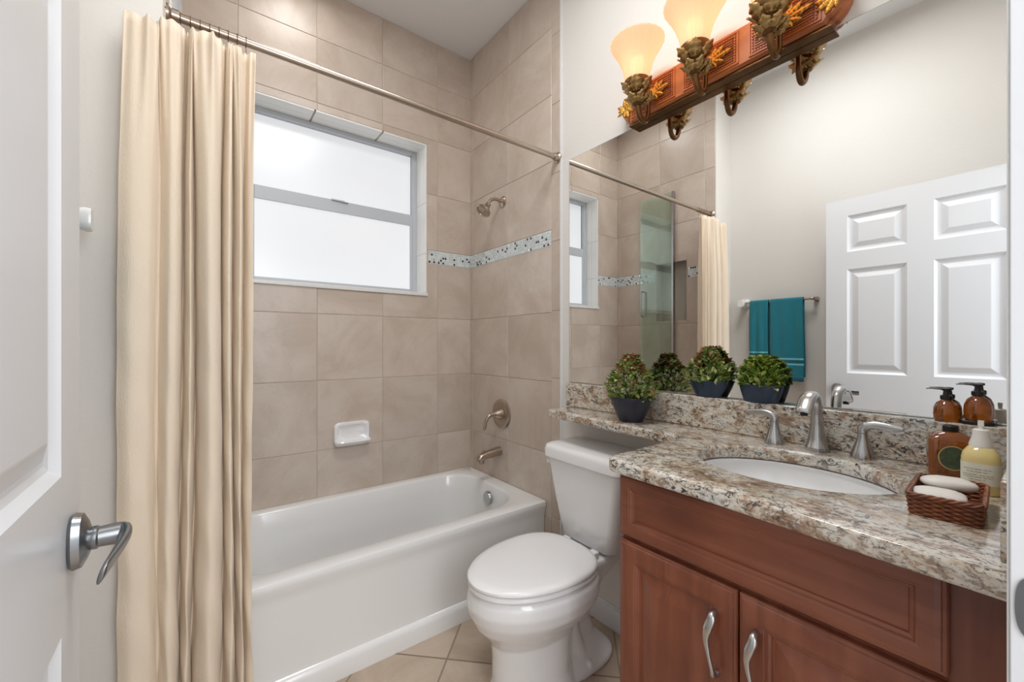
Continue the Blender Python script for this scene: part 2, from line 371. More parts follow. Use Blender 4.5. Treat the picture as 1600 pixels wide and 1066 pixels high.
ceiling = structure('ceiling', boxes((XW-0.1, XR+0.12, -0.11, YB+0.15, H, H+0.1)), 'ceil')
floor = structure('floor', boxes((XW-0.1, XR+0.12, -1.6, YB+0.15, -0.1, -0.0015)), 'grout_floor')
random.seed(4)
def tiles(name, us, vs, place, mat, parent, thick=0.006, gap=0.0032, holes=()):
    """tiles on a plane; us/vs are the joint lines, holes are (u0,u1,v0,v1)"""
    bm = bmesh.new(); lay = bm.loops.layers.float_color.new('tint')
    for i in range(len(us)-1):
        for j in range(len(vs)-1):
            r = [(us[i]+gap/2, us[i+1]-gap/2, vs[j]+gap/2, vs[j+1]-gap/2)]
            for h in holes:
                nr = []
                for a, b_, c, d in r:
                    if h[1] <= a or h[0] >= b_ or h[3] <= c or h[2] >= d: nr.append((a, b_, c, d)); continue
                    if h[0] > a: nr.append((a, h[0], c, d))
                    if h[1] < b_: nr.append((h[1], b_, c, d))
                    A, B = max(a, h[0]), min(b_, h[1])
                    if h[2] > c: nr.append((A, B, c, h[2]))
                    if h[3] < d: nr.append((A, B, h[3], d))
                r = nr
            t = (random.random(), random.random(), random.random(), 1)
            for a, b_, c, d in r:
                if b_-a < 0.003 or d-c < 0.003: continue
                full = len(r) == 1; k = 0.0015 if full else 0
                v0 = [bm.verts.new(place(u, v, 0)) for u, v in ((a, c), (b_, c), (b_, d), (a, d))]
                v1 = [bm.verts.new(place(u, v, thick-k)) for u, v in ((a, c), (b_, c), (b_, d), (a, d))]
                v2 = [bm.verts.new(place(u, v, thick)) for u, v in ((a+k, c+k), (b_-k, c+k), (b_-k, d-k), (a+k, d-k))] if k else v1
                fs = [bm.faces.new(v2)]
                for A, B in ((v0, v1),)+(((v1, v2),) if k else ()):
                    for q in range(4): fs.append(bm.faces.new((A[q], A[(q+1) % 4], B[(q+1) % 4], B[q])))
                for f in fs:
                    for l in f.loops: l[lay] = t
    return obj(name, bm, mat, parent)
ZB0, ZB1 = 1.732, 1.812
zl = [0.0, 0.345, 0.672, 1.040, 1.392, ZB0]; zu = [ZB1, 2.158, 2.497, 2.838, H]
back = lambda u, v, d: (u, YB-d, v)
right = lambda u, v, d: (XR-d, u, v)
left = lambda u, v, d: (XL+d, u, v)
xs = [XL, 0.150, 0.497, 0.846, 1.194, XR]; ys = [1.562, 1.933, 2.312, YB]
win_hole = ((WX0, WX1, WZ0-0.004, WZ1),)
tiles('wall_tiling', xs, zl, back, 'tile', wall_back, holes=win_hole)
tiles('wall_tiling', xs, zu, back, 'tile', wall_back, holes=win_hole)
structure('grout_bed', boxes((XR-0.0036, XR+0.01, 1.497, YB, 0, H)), 'grout', wall_right)
tiles('wall_tiling', ys, zl, right, 'tile', wall_right); tiles('wall_tiling', ys, zu, right, 'tile', wall_right)
structure('grout_bed', boxes((XL, WX0, YB-0.0036, YB, 0, H), (WX1, XR, YB-0.0036, YB, 0, H), (WX0, WX1, YB-0.0036, YB, 0, WZ0-0.004), (WX0, WX1, YB-0.0036, YB, WZ1, H)), 'grout', wall_back)
tiles('edge_tiling', [1.497, 1.562], [0, 0.36, 0.71, 1.06, 1.40, 1.75, 2.09, 2.44, 2.79, H], right, 'tile', wall_right)
ysl = [1.484, 1.562, 1.933, 2.312, YB]; nh = ((NY0, NY1, NZ0, NZ1),)
structure('grout_bed', boxes((XL-0.01, XL+0.0036, 1.486, NY0, 0, H), (XL-0.01, XL+0.0036, NY1, YB, 0, H), (XL-0.01, XL+0.0036, NY0, NY1, 0, NZ0), (XL-0.01, XL+0.0036, NY0, NY1, NZ1, H)), 'grout', wall_left)
tiles('wall_tiling', ysl, zl, left, 'tile', wall_left, holes=nh); tiles('wall_tiling', ysl, zu, left, 'tile', wall_left, holes=nh)
nb = bmesh.new()
for q in ((XL-0.088, XL-0.084, NY0, NY1, NZ0, NZ1), (XL-0.084, XL+0.006, NY0, NY0+0.006, NZ0, NZ1), (XL-0.084, XL+0.006, NY1-0.006, NY1, NZ0, NZ1), (XL-0.084, XL+0.006, NY0, NY1, NZ0, NZ0+0.006), (XL-0.084, XL+0.006, NY0, NY1, NZ1-0.006, NZ1)): box(nb, *q)
obj('niche_lining', nb, 'tile', wall_left)
# mosaic border: 5 rows of small chips
def mosaic(place, u0, u1, parent, seed):
    random.seed(seed); bm = bmesh.new(); rows = 5; hgt = (ZB1-ZB0-0.004)/rows; n = int((u1-u0)/hgt)
    du = (u1-u0)/n
    dark = set()
    for i in range(n):
        if random.random() < 0.62: dark.add((i, random.choice((0, 1, 2, 3, 4))))
        if random.random() < 0.25: dark.add((i, random.choice((0, 2, 4))))
    for i in range(n):
        for j in range(rows):
            if (i, j) in dark: mi = 2 if random.random() < 0.7 else 3
            else: mi = 0 if random.random() < 0.6 else 1
            g = 0.0008; a, b_ = u0+i*du+g, u0+(i+1)*du-g; c = ZB0+0.002+j*hgt+g; d = c+hgt-2*g; k = 0.002; T = 0.0066
            v = [bm.verts.new(place(u, z, 0.0045)) for u, z in ((a, c), (b_, c), (b_, d), (a, d))]
            t = [bm.verts.new(place(u, z, T)) for u, z in ((a+k, c+k), (b_-k, c+k), (b_-k, d-k), (a+k, d-k))]
            bm.faces.new(t).material_index = mi
            for q in range(4): bm.faces.new((v[q], v[(q+1) % 4], t[(q+1) % 4], t[q])).material_index = mi
    bed = [place(u, z, 0.0052) for u, z in ((u0, ZB0), (u1, ZB0), (u1, ZB1), (u0, ZB1))]
    bm.faces.new([bm.verts.new(p) for p in bed]).material_index = 1
    return obj('mosaic_border', bm, ['mosaic_light', 'mosaic_mid', 'mosaic_dark', 'mosaic_mirror'], parent)
mosaic(back, WX1+0.012, XR-0.006, wall_back, 1); mosaic(right, 1.564, YB-0.006, wall_right, 2)
mosaic(left, 1.564, NY0-0.003, wall_left, 3); mosaic(left, NY1+0.003, YB-0.006, wall_left, 5)
mosaic(back, XL+0.006, WX0-0.003, wall_back, 6)
# metal edge strip where tile meets paint
structure('tile_edge_strip', boxes((XR-0.008, XR+0.001, 1.490, 1.497, 0, H)), 'trim', wall_right)
# floor tiles, diagonal
random.seed(9)
fb = bmesh.new(); lay = fb.loops.layers.float_color.new('tint'); S = 0.331; r2 = math.sqrt(.5)
def fl(a, b_): return ((a+b_)*r2, (a-b_)*r2)   # a=(x+y)/sqrt2, b=(x-y)/sqrt2
a0 = 2.226*r2; b0 = -0.6735*r2
for i in range(-8, 6):
    for j in range(-6, 8):
        A, B = a0+i*S, b0+j*S; g = 0.0035
        cx_, cy_ = fl(A+S/2, B+S/2)
        if not (XW-0.1 < cx_ < XR+0.15 and -1.3 < cy_ < YB): continue
        vs_ = [fb.verts.new((*fl(A+da, B+db), 0)) for da, db in ((g, g), (S-g, g), (S-g, S-g), (g, S-g))]
        f = fb.faces.new(vs_); t = (random.random(), random.random(), random.random(), 1)
        for l in f.loops: l[lay] = t
obj('floor_tiling', fb, 'ftile', floor)
def baseboard(name, x0, x1, y0, y1, horizontal):
    bm = boxes((x0, x1, y0, y1, 0, 0.09))
    if horizontal == 'r': box(bm, x0+0.005, x1, y0, y1, 0.09, 0.10)
    else: box(bm, x0, x1-0.005, y0, y1, 0.09, 0.10)
    return structure(name, bm, 'trim', bevel=0.002)
baseboard('baseboard_right', XR-0.014, XR, 0.70, 1.49, 'r')
baseboard('baseboard_left', XW, XW+0.014, 0.04, 1.483, 'l')

# ------------------------------------------------------------------ window
win = empty('window_1', kind='structure', loc=(WX0, YB, WZ0)); O = Vector((-WX0, -YB, -WZ0))
def wpart(name, bm, mat, parent=win, **k):
    bmesh.ops.translate(bm, verts=bm.verts[:], vec=O) if parent is win or True else None
    return obj(name, bm, mat, parent, **k)
FY = YB+0.122
bm = bmesh.new(); g = 0.002
for a, b_ in ((YB-0.004, YB+0.060), (YB+0.062, FY+0.02)):      # top reveal in two rows of white tiles, and the sides
    for x0, x1 in ((WX0, 0.484), (0.486, 0.843), (0.845, WX1)): box(bm, x0+0.008, x1-0.0, a, b_, WZ1-0.008, WZ1+0.001)
    for z0, z1 in ((WZ0+0.02, 1.79), (1.792, 2.10), (2.102, WZ1-0.008)):
        box(bm, WX1-0.008, WX1+0.001, a, b_, z0, z1); box(bm, WX0-0.001, WX0+0.008, a, b_, z0, z1)
wpart('window_reveal', bm, 'revealtile')
wpart('window_sill', boxes((WX0-0.004, WX1+0.006, YB-0.016, FY+0.02, WZ0-0.004, WZ0+0.018)), 'marble', bevel=0.004)
wx0, wx1, wz0, wz1 = WX0+0.008, WX1-0.008, WZ0+0.018, WZ1-0.008
bm = boxes((wx0, wx0+0.026, FY, FY+0.05, wz0, wz1), (wx1-0.026, wx1, FY, FY+0.05, wz0, wz1), (wx0+0.026, wx1-0.026, FY, FY+0.05, wz1-0.022, wz1), (wx0+0.026, wx1-0.026, FY, FY+0.05, wz0, wz0+0.02))
wpart('window_frame', bm, 'alu', bevel=0.002)
def sash(x0, x1, z0, z1, y, sw, bot, top, nm):
    o = wpart(nm, boxes((x0, x0+sw, y, y+0.02, z0, z1), (x1-sw, x1, y, y+0.02, z0, z1), (x0+sw, x1-sw, y, y+0.02, z0, z0+bot), (x0+sw, x1-sw, y, y+0.02, z1-top, z1)), 'alu', bevel=0.0015)
    p = boxes((x0+sw-0.004, x1-sw+0.004, y+0.008, y+0.012, z0+bot-0.004, z1-top+0.004))
    bmesh.ops.translate(p, verts=p.verts[:], vec=O); obj('pane', p, 'pane', o); return o
sash(wx0+0.020, wx1-0.020, wz0+0.012, 2.050, FY+0.004, 0.022, 0.02, 0.068, 'sash')
sash(wx0+0.020, wx1-0.020, 2.02, wz1-0.016, FY+0.027, 0.006, 0.03, 0.008, 'sash')
wpart('sash_latch', boxes((0.60, 0.67, FY-0.004, FY+0.02, 2.045, 2.052), (0.655, 0.69, FY-0.006, FY+0.01, 2.043, 2.047)), 'steel')

# ------------------------------------------------------------------ six-panel door on the left
door = empty('door_1', kind='structure', loc=(-0.136, 0.09, 0.0))
DW, DH, DT = 0.762, 2.072, 0.035
cols = [(0.100, 0.314), (0.405, 0.662)]       # along the leaf, from hinge
cols = [(0.062, 0.305), (0.406, 0.662)]
rows = [(0.25, 0.865), (1.065, 1.665), (1.765, 1.975)]
bm = bmesh.new()
def leaf_face(xf, sgn):
    us = [0]+[c for cc in cols for c in cc]+[DW]; vs_ = [0.012]+[r for rr in rows for r in rr]+[DH]
    for i in range(len(us)-1):
        for j in range(len(vs_)-1):
            a, b_, c, d = us[i], us[i+1], vs_[j], vs_[j+1]
            if i % 2 == 1 and j % 2 == 1:
                pr = [(0, 0), (0.004, -0.003), (0.012, -0.009), (0.020, -0.011), (0.026, -0.011), (0.050, -0.002), (0.053, -0.0015)]
                if sgn > 0: prof_panel(bm, (xf, a, c), (0, 1, 0), (0, 0, 1), b_-a, d-c, pr)
                else: prof_panel(bm, (xf, b_, c), (0, -1, 0), (0, 0, 1), b_-a, d-c, pr)
            else:
                bm.faces.new([bm.verts.new(p) for p in ((xf, a, c), (xf, b_, c), (xf, b_, d), (xf, a, d))])
leaf_face(0, 1); leaf_face(-DT, -1)
for q in (((0, 0, .012), (-DT, 0, .012), (-DT, 0, DH), (0, 0, DH)), ((0, DW, .012), (0, DW, DH), (-DT, DW, DH), (-DT, DW, .012)), ((0, 0, DH), (-DT, 0, DH), (-DT, DW, DH), (0, DW, DH)), ((0, 0, .012), (0, DW, .012), (-DT, DW, .012), (-DT, 0, .012))):
    bm.faces.new([bm.verts.new(p) for p in q])
bmesh.ops.remove_doubles(bm, verts=bm.verts[:], dist=1e-5)
obj('door_leaf', bm, 'doorpaint', door)
hz, hy = 0.966, 0.708
bm = bmesh.new()
rings = []
for r, x in ((0.030, 0), (0.033, 0.004), (0.031, 0.012), (0.022, 0.017), (0.013, 0.020)):
    rings.append([(x, hy+p[0], hz+p[1]) for p in [(q[0]*(r/0.033), q[1]*(r/0.033)) for q in [(s[0], s[1]) for s in sell(0, 0, 0.026, 0.037, 0, 32, 2.6)]]])
loft(bm, rings)
rose = obj('door_handle', bm, 'satin', door, auto=40)
tag(rose, 'grey metal lever handle')
bm = bmesh.new(); lathe(bm, [(0.0125, 0.016), (0.0155, 0.022), (0.0155, 0.026), (0.0135, 0.028), (0.0135, 0.050)], (0, hy, hz), 24, 'X')
obj('handle_neck', bm, 'satin', rose, auto=40)
bm = bmesh.new(); tube(bm, [(0.030, hy, hz), (0.044, hy, hz), (0.053, hy-0.006, hz), (0.055, hy-0.03, hz-0.002), (0.050, hy-0.07, hz-0.006), (0.046, hy-0.10, hz-0.008), (0.045, hy-0.112, hz-0.009)],
    [(0.0135, 0.0135), (0.0145, 0.011), (0.0145, 0.008), (0.013, 0.006), (0.014, 0.005), (0.015, 0.004), (0.012, 0.003)], 16, up=(1, 0, 0.01))
obj('handle_lever', bm, 'satin', rose, smooth=True)
for z in (0.25, 1.05, 1.85):
    bm = bmesh.new(); lathe(bm, [(0.006, -0.045), (0.006, 0.045)], (0.004, -0.004, z), 12); obj('hinge', bm, 'satin', door, auto=40)
# right-hand jamb and casing
bm = boxes((0.668, 0.71, -0.11, 0.016, 0, 2.12), (0.656, 0.668, -0.11, -0.02, 0, 2.12))
box(bm, -0.175, -0.16, -0.11, 0.016, 0, 2.12); box(bm, -0.16, 0.668, -0.11, 0.016, 2.10, 2.12)
structure('trim_1', bm, 'trim', bevel=0.0015)
bm = boxes((0.658, 0.715, 0.0185, 0.0322, 0, 2.165), (0.662, 0.700, 0.0322, 0.0345, 0, 2.16)); structure('trim_2', bm, 'trim', bevel=0.003, seg=3)
bm = bmesh.new(); loft(bm, [sell(0, 0, 0.0115, 0.030, 0, 32, 2.4), sell(0, 0, 0.0115, 0.030, 0.0012, 32, 2.4)])
for v in bm.verts: v.co = Vector((0.6578-v.co.z, 0.0185+v.co.x*0.9, 0.968+v.co.y))
sp = obj('strike_plate', bm, 'satin'); sp.parent = bpy.data.objects['trim_1']

# ------------------------------------------------------------------ bathtub
tub = empty('bathtub', 'white alcove bathtub with a straight apron along the window wall', 'bathtub', loc=(0.68, 1.978, 0))
O2 = Vector((-0.68, -1.978, 0))
ZT = 0.428; tx0, tx1, ty0, ty1 = XL+0.008, XR-0.008, YF, YB-0.008
bm = bmesh.new(); n = 96
def rect_ring(x0, x1, y0, y1, r, z, n=96):
    """rounded rectangle, samples spaced by angle so all rings match"""
    cx_, cy_ = (x0+x1)/2, (y0+y1)/2; a, b_ = (x1-x0)/2, (y1-y0)/2; out = []
    q = n//4
    for c, (sx, sy, t0) in enumerate(((1, 1, 0), (-1, 1, 90), (-1, -1, 180), (1, -1, 270))):
        for i in range(q):
            t = math.radians(t0+90*i/(q-1)); out.append((cx_+sx*(a-r)+r*math.cos(t), cy_+sy*(b_-r)+r*math.sin(t), z))
    return out
R = []
R.append(rect_ring(tx0, tx1, ty0+0.016, ty1, 0.004, 0.075)); R.append(rect_ring(tx0, tx1, ty0+0.014, ty1, 0.004, 0.34))
R.append(rect_ring(tx0, tx1, ty0+0.008, ty1, 0.004, 0.375)); R.append(rect_ring(tx0, tx1, ty0, ty1, 0.005, 0.400)); R.append(rect_ring(tx0, tx1, ty0, ty1, 0.006, ZT-0.012))
R.append(rect_ring(tx0, tx1, ty0+0.002, ty1, 0.006, ZT-0.004)); R.append(rect_ring(tx0+0.004, tx1-0.004, ty0+0.010, ty1-0.004, 0.008, ZT))
ix0, ix1, iy0, iy1 = 0.05, 1.345, 1.685, 2.300
R.append(rect_ring(ix0-0.012, ix1+0.012, iy0-0.012, iy1+0.012, 0.20, ZT)); R.append(rect_ring(ix0-0.003, ix1+0.003, iy0-0.003, iy1+0.003, 0.195, ZT-0.004))
R.append(rect_ring(ix0+0.004, ix1-0.004, iy0+0.004, iy1-0.004, 0.19, ZT-0.014))
R.append(rect_ring(ix0+0.03, ix1-0.012, iy0+0.014, iy1-0.014, 0.185, 0.33)); R.append(rect_ring(ix0+0.09, ix1-0.025, iy0+0.03, iy1-0.03, 0.17, 0.20))
R.append(rect_ring(ix0+0.14, ix1-0.045, iy0+0.05, iy1-0.05, 0.16, 0.12)); R.append(rect_ring(ix0+0.18, ix1-0.08, iy0+0.085, iy1-0.085, 0.14, 0.085)); R.append(rect_ring(ix0+0.25, ix1-0.15, iy0+0.15, iy1-0.15, 0.10, 0.075))
loft(bm, R, True, True); bmesh.ops.translate(bm, verts=bm.verts[:], vec=O2)
obj('tub_shell', bm, 'tub', tub, auto=35)
bm = bmesh.new()
pr_ = [(ty0+0.03, 0), (ty0, 0), (ty0-0.001, 0.06), (ty0+0.003, 0.072), (ty0+0.014, 0.082), (ty0+0.03, 0.09)]
loft(bm, [[(x, y, z) for y, z in pr_] for x in (tx0, tx1)], True, True); bmesh.ops.translate(bm, verts=bm.verts[:], vec=O2)
obj('apron_skirt', bm, 'tub', tub, auto=35)
bm = bmesh.new(); c = (1.326, 1.985, 0.352)
lathe(bm, [(0.036, 0.008), (0.036, -0.004), (0.033, -0.009), (0.028, -0.010), (0.0, -0.010)], (c[0]-0.68, c[1]-1.978, c[2]), 32, 'X', cap1=False); bmesh.ops.remove_doubles(bm, verts=bm.verts[:], dist=1e-6)
tag(obj('overflow_plate', bm, 'steel', tub, auto=35), 'round chrome overflow plate')

# ------------------------------------------------------------------ fixtures on the tiled walls
XT = XR-0.006
def nick(root, name, bm, mat='nickel', **k):
    bmesh.ops.translate(bm, verts=bm.verts[:], vec=-Vector(root.location)); return obj(name, bm, mat, root, **k)
sh = empty('wall_shower', 'brushed nickel shower head on a short bent arm high on the tiled wall', 'shower head', loc=(XT, 1.985, 2.068))
bm = bmesh.new(); lathe(bm, [(0.034, 0), (0.033, -0.004), (0.024, -0.010), (0.012, -0.013)], (XT, 1.985, 2.068), 28, 'X'); nick(sh, 'escutcheon', bm, auto=40)
bm = bmesh.new(); tube(bm, [(XT, 1.985, 2.068), (XT-0.05, 1.985, 2.075), (XT-0.085, 1.985, 2.062), (XT-0.105, 1.985, 2.035)], 0.0095, 14, up=(0, 1, 0)); nick(sh, 'shower_arm', bm, smooth=True)
bm = bmesh.new(); lathe(bm, [(0.012, 0.012), (0.016, 0.008), (0.016, -0.006), (0.020, -0.014), (0.028, -0.030), (0.043, -0.044), (0.044, -0.054), (0.040, -0.058), (0.036, -0.057), (0.034, -0.052), (0.012, -0.053), (0.009, -0.057), (0.0, -0.058)], (0, 0, 0), 32, cap1=False)
bmesh.ops.remove_doubles(bm, verts=bm.verts[:], dist=1e-6)
Rm = Matrix.Translation((XT-0.105, 1.985, 2.030)) @ Matrix.Rotation(math.radians(38), 4, 'Y')
bmesh.ops.transform(bm, matrix=Rm, verts=bm.verts[:]); nick(sh, 'spray_head', bm, auto=40)
va = empty('shower_valve', 'round brushed nickel tub valve with a curved lever handle', 'shower valve', loc=(XT, 1.992, 0.822))
c = (XT, 1.992, 0.822)
bm = bmesh.new(); lathe(bm, [(0.086, 0), (0.086, -0.006), (0.080, -0.012), (0.060, -0.014), (0.055, -0.011), (0.040, -0.012), (0.0, -0.013)], c, 40, 'X', cap1=False); bmesh.ops.remove_doubles(bm, verts=bm.verts[:], dist=1e-6); nick(va, 'valve_plate', bm, auto=40)
bm = bmesh.new(); lathe(bm, [(0.036, -0.010), (0.034, -0.022), (0.022, -0.045), (0.014, -0.068), (0.013, -0.085), (0.0, -0.088)], c, 32, 'X', cap1=False); bmesh.ops.remove_doubles(bm, verts=bm.verts[:], dist=1e-6); hd = nick(va, 'valve_hub', bm, auto=50)
bm = bmesh.new(); tube(bm, [(XT-0.074, 1.992, 0.822), (XT-0.092, 1.996, 0.812), (XT-0.106, 2.004, 0.785), (XT-0.108, 2.010, 0.755), (XT-0.114, 2.014, 0.735)], [0.012, 0.010, 0.009, 0.010, 0.007], 14, up=(0, 1, 0), flat=0.7); nick(va, 'valve_lever', bm, smooth=True)
spt = empty('tub_spout', 'brushed nickel tub spout with a diverter knob below the valve', 'tub spout', loc=(XT, 2.015, 0.585))
bm = bmesh.new(); rings = []
for x, z, a, b_ in ((0, 0.598, 0.026, 0.026), (-0.03, 0.597, 0.026, 0.026), (-0.09, 0.590, 0.024, 0.023), (-0.125, 0.583, 0.024, 0.022), (-0.145, 0.578, 0.023, 0.020), (-0.155, 0.574, 0.017, 0.014)):
    rings.append([(XT+x, 2.015+p[0], z+p[1]) for p in sell(0, 0, a, b_, 0, 28, 2.5)])
loft(bm, rings); lathe(bm, [(0.020, 0.546), (0.021, 0.566)], (XT-0.133, 2.015, 0), 24); nick(spt, 'spout_body', bm, auto=50)
bm = bmesh.new(); lathe(bm, [(0.004, 0.598), (0.004, 0.608), (0.009, 0.610), (0.009, 0.617), (0.003, 0.620)], (XT-0.118, 2.015, 0), 16); nick(spt, 'diverter_knob', bm, auto=40)
# soap dish
sd = empty('soap_dish', 'white ceramic soap dish set into the tiled window wall', 'soap dish', loc=(0.672, YB-0.006, 0.745))
yb = YB-0.006
def yz_ring(cx_, cz_, a, b_, y, e=6, n=40): return [(p[0], y, p[1]) for p in [(q[0], q[1]) for q in sell(cx_, cz_, a, b_, 0, n, e)]]
bm = bmesh.new(); cx_, cz_ = 0.672, 0.745
loft(bm, [yz_ring(cx_, cz_, 0.094, 0.064, yb), yz_ring(cx_, cz_, 0.096, 0.066, yb-0.012), yz_ring(cx_, cz_-0.002, 0.090, 0.062, yb-0.020), yz_ring(cx_, cz_+0.006, 0.078, 0.044, yb-0.020), yz_ring(cx_, cz_+0.008, 0.070, 0.036, yb-0.006, 3)])
nick(sd, 'dish_back', bm, 'porcelain', auto=50)
bm = bmesh.new(); loft(bm, [sell(cx_, yb-0.010, 0.080, 0.030, 0.690, 40, 4), sell(cx_, yb-0.022, 0.094, 0.038, 0.694, 40, 4), sell(cx_, yb-0.026, 0.096, 0.042, 0.708, 40, 4), sell(cx_, yb-0.026, 0.090, 0.038, 0.714, 40, 4), sell(cx_, yb-0.024, 0.080, 0.030, 0.708, 40, 4), sell(cx_, yb-0.022, 0.060, 0.018, 0.702, 40, 3)])
nick(sd, 'dish_tray', bm, 'porcelain', auto=50)

# ------------------------------------------------------------------ curtain rod and curtain
RY, RZ = 1.514, 2.160
rod = empty('shower_curtain_rod', 'long brushed nickel curtain rod spanning the tub alcove', 'curtain rod', loc=(0.68, RY, RZ))
bm = bmesh.new(); lathe(bm, [(0.0125, XL+0.02), (0.0125, XR-0.02)], (0, RY, RZ), 20, 'X'); nick(rod, 'rod', bm, auto=40)
for x, s in ((XL+0.006, 1), (XR-0.006, -1)):
    bm = bmesh.new(); lathe(bm, [(0.026, x), (0.026, x+s*0.006), (0.018, x+s*0.012), (0.017, x+s*0.028)], (0, RY, RZ), 24, 'X'); nick(rod, 'wall_flange', bm, auto=40)
CL = (-0.16, 1.475, 0)
curt = empty('shower_curtain', 'cream fabric shower curtain gathered in deep folds at the left end of the tub', 'shower curtain', loc=(0.0, 1.47, 0))
bm = bmesh.new(); NU, NV = 324, 72
FOLD = [(-.157,1.447),(-.130,1.428),(-.100,1.432),(-.088,1.446),(-.085,1.458),(-.080,1.462),(-.074,1.452),(-.058,1.430),(-.042,1.440),(-.036,1.480),(-.034,1.505),(-.027,1.470),(-.017,1.450),(-.010,1.480),(-.008,1.505),
        (.002,1.455),(.024,1.424),(.046,1.438),(.055,1.480),(.056,1.505),(.064,1.462),(.076,1.448),(.082,1.480),(.084,1.505),(.092,1.466),(.102,1.452),(.107,1.485),(.109,1.505),(.118,1.470),(.131,1.458)]
FP = [(p.x, p.y) for p in smoothpath([(x, y, 0) for x, y in FOLD], 12)]
def fold_at(s):
    t = s*(len(FP)-1); k = min(int(t), len(FP)-2); f = t-k
    return FP[k][0]*(1-f)+FP[k+1][0]*f, FP[k][1]*(1-f)+FP[k+1][1]*f
def curtain_pt(s, v):
    fx_, fy_ = fold_at(s); top = max(0.0, (v-0.80)/0.20); low = 1-v
    ztop = 2.088 if s < 0.14 else 2.088+0.026*min(1, (s-0.14)/0.08)
    ztop += 0.003*math.sin(150*s)
    z = 0.03+(ztop-0.03)*v
    k = 1-0.48*top**1.4                                    # folds pinch flat towards the heading
    y = 1.478+(fy_-1.465)*k*(1+0.18*low)
    y += 0.0035*math.sin(2*PI*s*31)*top + 0.0025*math.sin(11*v+17*s)*low
    x = fx_ + 0.004*math.sin(6.5*v+9*s)*low*1.5 + 0.0024*math.sin(46*v+60*s)*low**1.5
    x -= 0.014*low*(1-s)**2
    x += 0.010*top*math.sin(2*PI*(s*3.2+0.1))
    for xc, am_ in ((-.104, .016), (-.012, .014), (.034, .018), (.070, .012), (.100, .010)):
        sg = 0.0045+0.11*(1-v); y -= am_*math.exp(-((x-xc)/sg)**2)*math.exp(-6*(1-v))
    y += 0.0022*math.sin(70*v+37*s)*low**1.5 - 0.022*max(0, 1-s/0.12)
    return (x, y, z)
g_ = [[bm.verts.new(curtain_pt(i/NU, j/NV)) for i in range(NU+1)] for j in range(NV+1)]
for j in range(NV):
    for i in range(NU): bm.faces.new((g_[j][i], g_[j][i+1], g_[j+1][i+1], g_[j+1][i]))
bmesh.ops.translate(bm, verts=bm.verts[:], vec=(0, -1.47, 0))
co = obj('curtain_panel', bm, 'curtain', curt, smooth=True)
md = co.modifiers.new('solid', 'SOLIDIFY'); md.thickness = 0.0016
for k in range(8):
    x = -0.040+k*0.0225; bm = bmesh.new()
    pts = [(x, RY+0.0145*math.sin(t), RZ+0.0145*math.cos(t)) for t in [math.radians(a) for a in range(-150, 181, 30)]]+[(x, RY-0.006, RZ-0.03), (x, RY-0.01, RZ-0.048)]
    tube(bm, pts, 0.0011, 6, up=(1, 0, 0), ns=3); bmesh.ops.translate(bm, verts=bm.verts[:], vec=(0, -1.47, 0)); obj('curtain_hook', bm, 'bronze', curt, smooth=True)

# ------------------------------------------------------------------ glass bath screen folded near the left wall
gs = empty('glass_bath_screen', 'clear glass bath screen standing open beside the left tiled wall, seen in the mirror', 'bath screen', loc=(XL+0.03, 1.80, ZT+0.01))
def rel(root, name, bm, mat, **k):
    off = Vector(root.location)
    if root.parent: off += root.parent.location
    bmesh.ops.translate(bm, verts=bm.verts[:], vec=-off); return obj(name, bm, mat, root, **k)
rel(gs, 'glass_panel', boxes((XL+0.022, XL+0.030, 1.815, 2.10, ZT+0.012, 2.41)), 'glass')
rel(gs, 'wall_channel', boxes((XL+0.006, XL+0.034, 1.798, 1.812, ZT+0.002, 2.41)), 'steel')
rel(gs, 'hinge', boxes((XL+0.006, XL+0.040, 1.812, 1.850, 1.09, 1.15)), 'satin', bevel=0.002)
bm = bmesh.new(); tube(bm, [(XL+0.030, 2.07, 1.46), (XL+0.05, 2.07, 1.46), (XL+0.058, 2.07, 1.48), (XL+0.058, 2.07, 1.64), (XL+0.05, 2.07, 1.66), (XL+0.030, 2.07, 1.66)], 0.006, 10, up=(0, 1, 0)); rel(gs, 'screen_handle', bm, 'steel', smooth=True)

# ------------------------------------------------------------------ toilet
TY = 1.168
toi = empty('toilet', 'white two-piece toilet with closed lid between the tub and the vanity', 'toilet', loc=(1.08, TY, 0))
def TR(bm): bmesh.ops.translate(bm, verts=bm.verts[:], vec=(-1.08, -TY, 0)); return bm
def egg(xf, xr, hw, z, n=48, e=2.0, ptx=0.58):
    """egg outline: front at xf (small x), back at xr, widest at ptx of length from the front"""
    xm = xf+(xr-xf)*ptx; r = []
    for i in range(n):
        t = 2*PI*i/n; c, s = math.cos(t), math.sin(t); a = (xr-xm) if c > 0 else (xm-xf)
        ee = e if c <= 0 else e+0.6
        r.append((xm+a*math.copysign(abs(c)**(2/ee), c), TY+hw*math.copysign(abs(s)**(2/ee), s), z))
    return r
bm = bmesh.new()
loft(bm, [egg(0.795, 1.15, 0.125, 0.0), egg(0.80, 1.14, 0.120, 0.02), egg(0.812, 1.12, 0.112, 0.06), egg(0.812, 1.12, 0.110, 0.14), egg(0.806, 1.13, 0.112, 0.20), egg(0.780, 1.15, 0.130, 0.235), egg(0.746, 1.19, 0.165, 0.275), egg(0.727, 1.21, 0.190, 0.315), egg(0.720, 1.22, 0.197, 0.350), egg(0.727, 1.22, 0.193, 0.385), egg(0.742, 1.215, 0.183, 0.402)])
body = obj('toilet_bowl', TR(bm), 'porcelain', toi)
bm = bmesh.new()   # trapway column, foot and tank deck
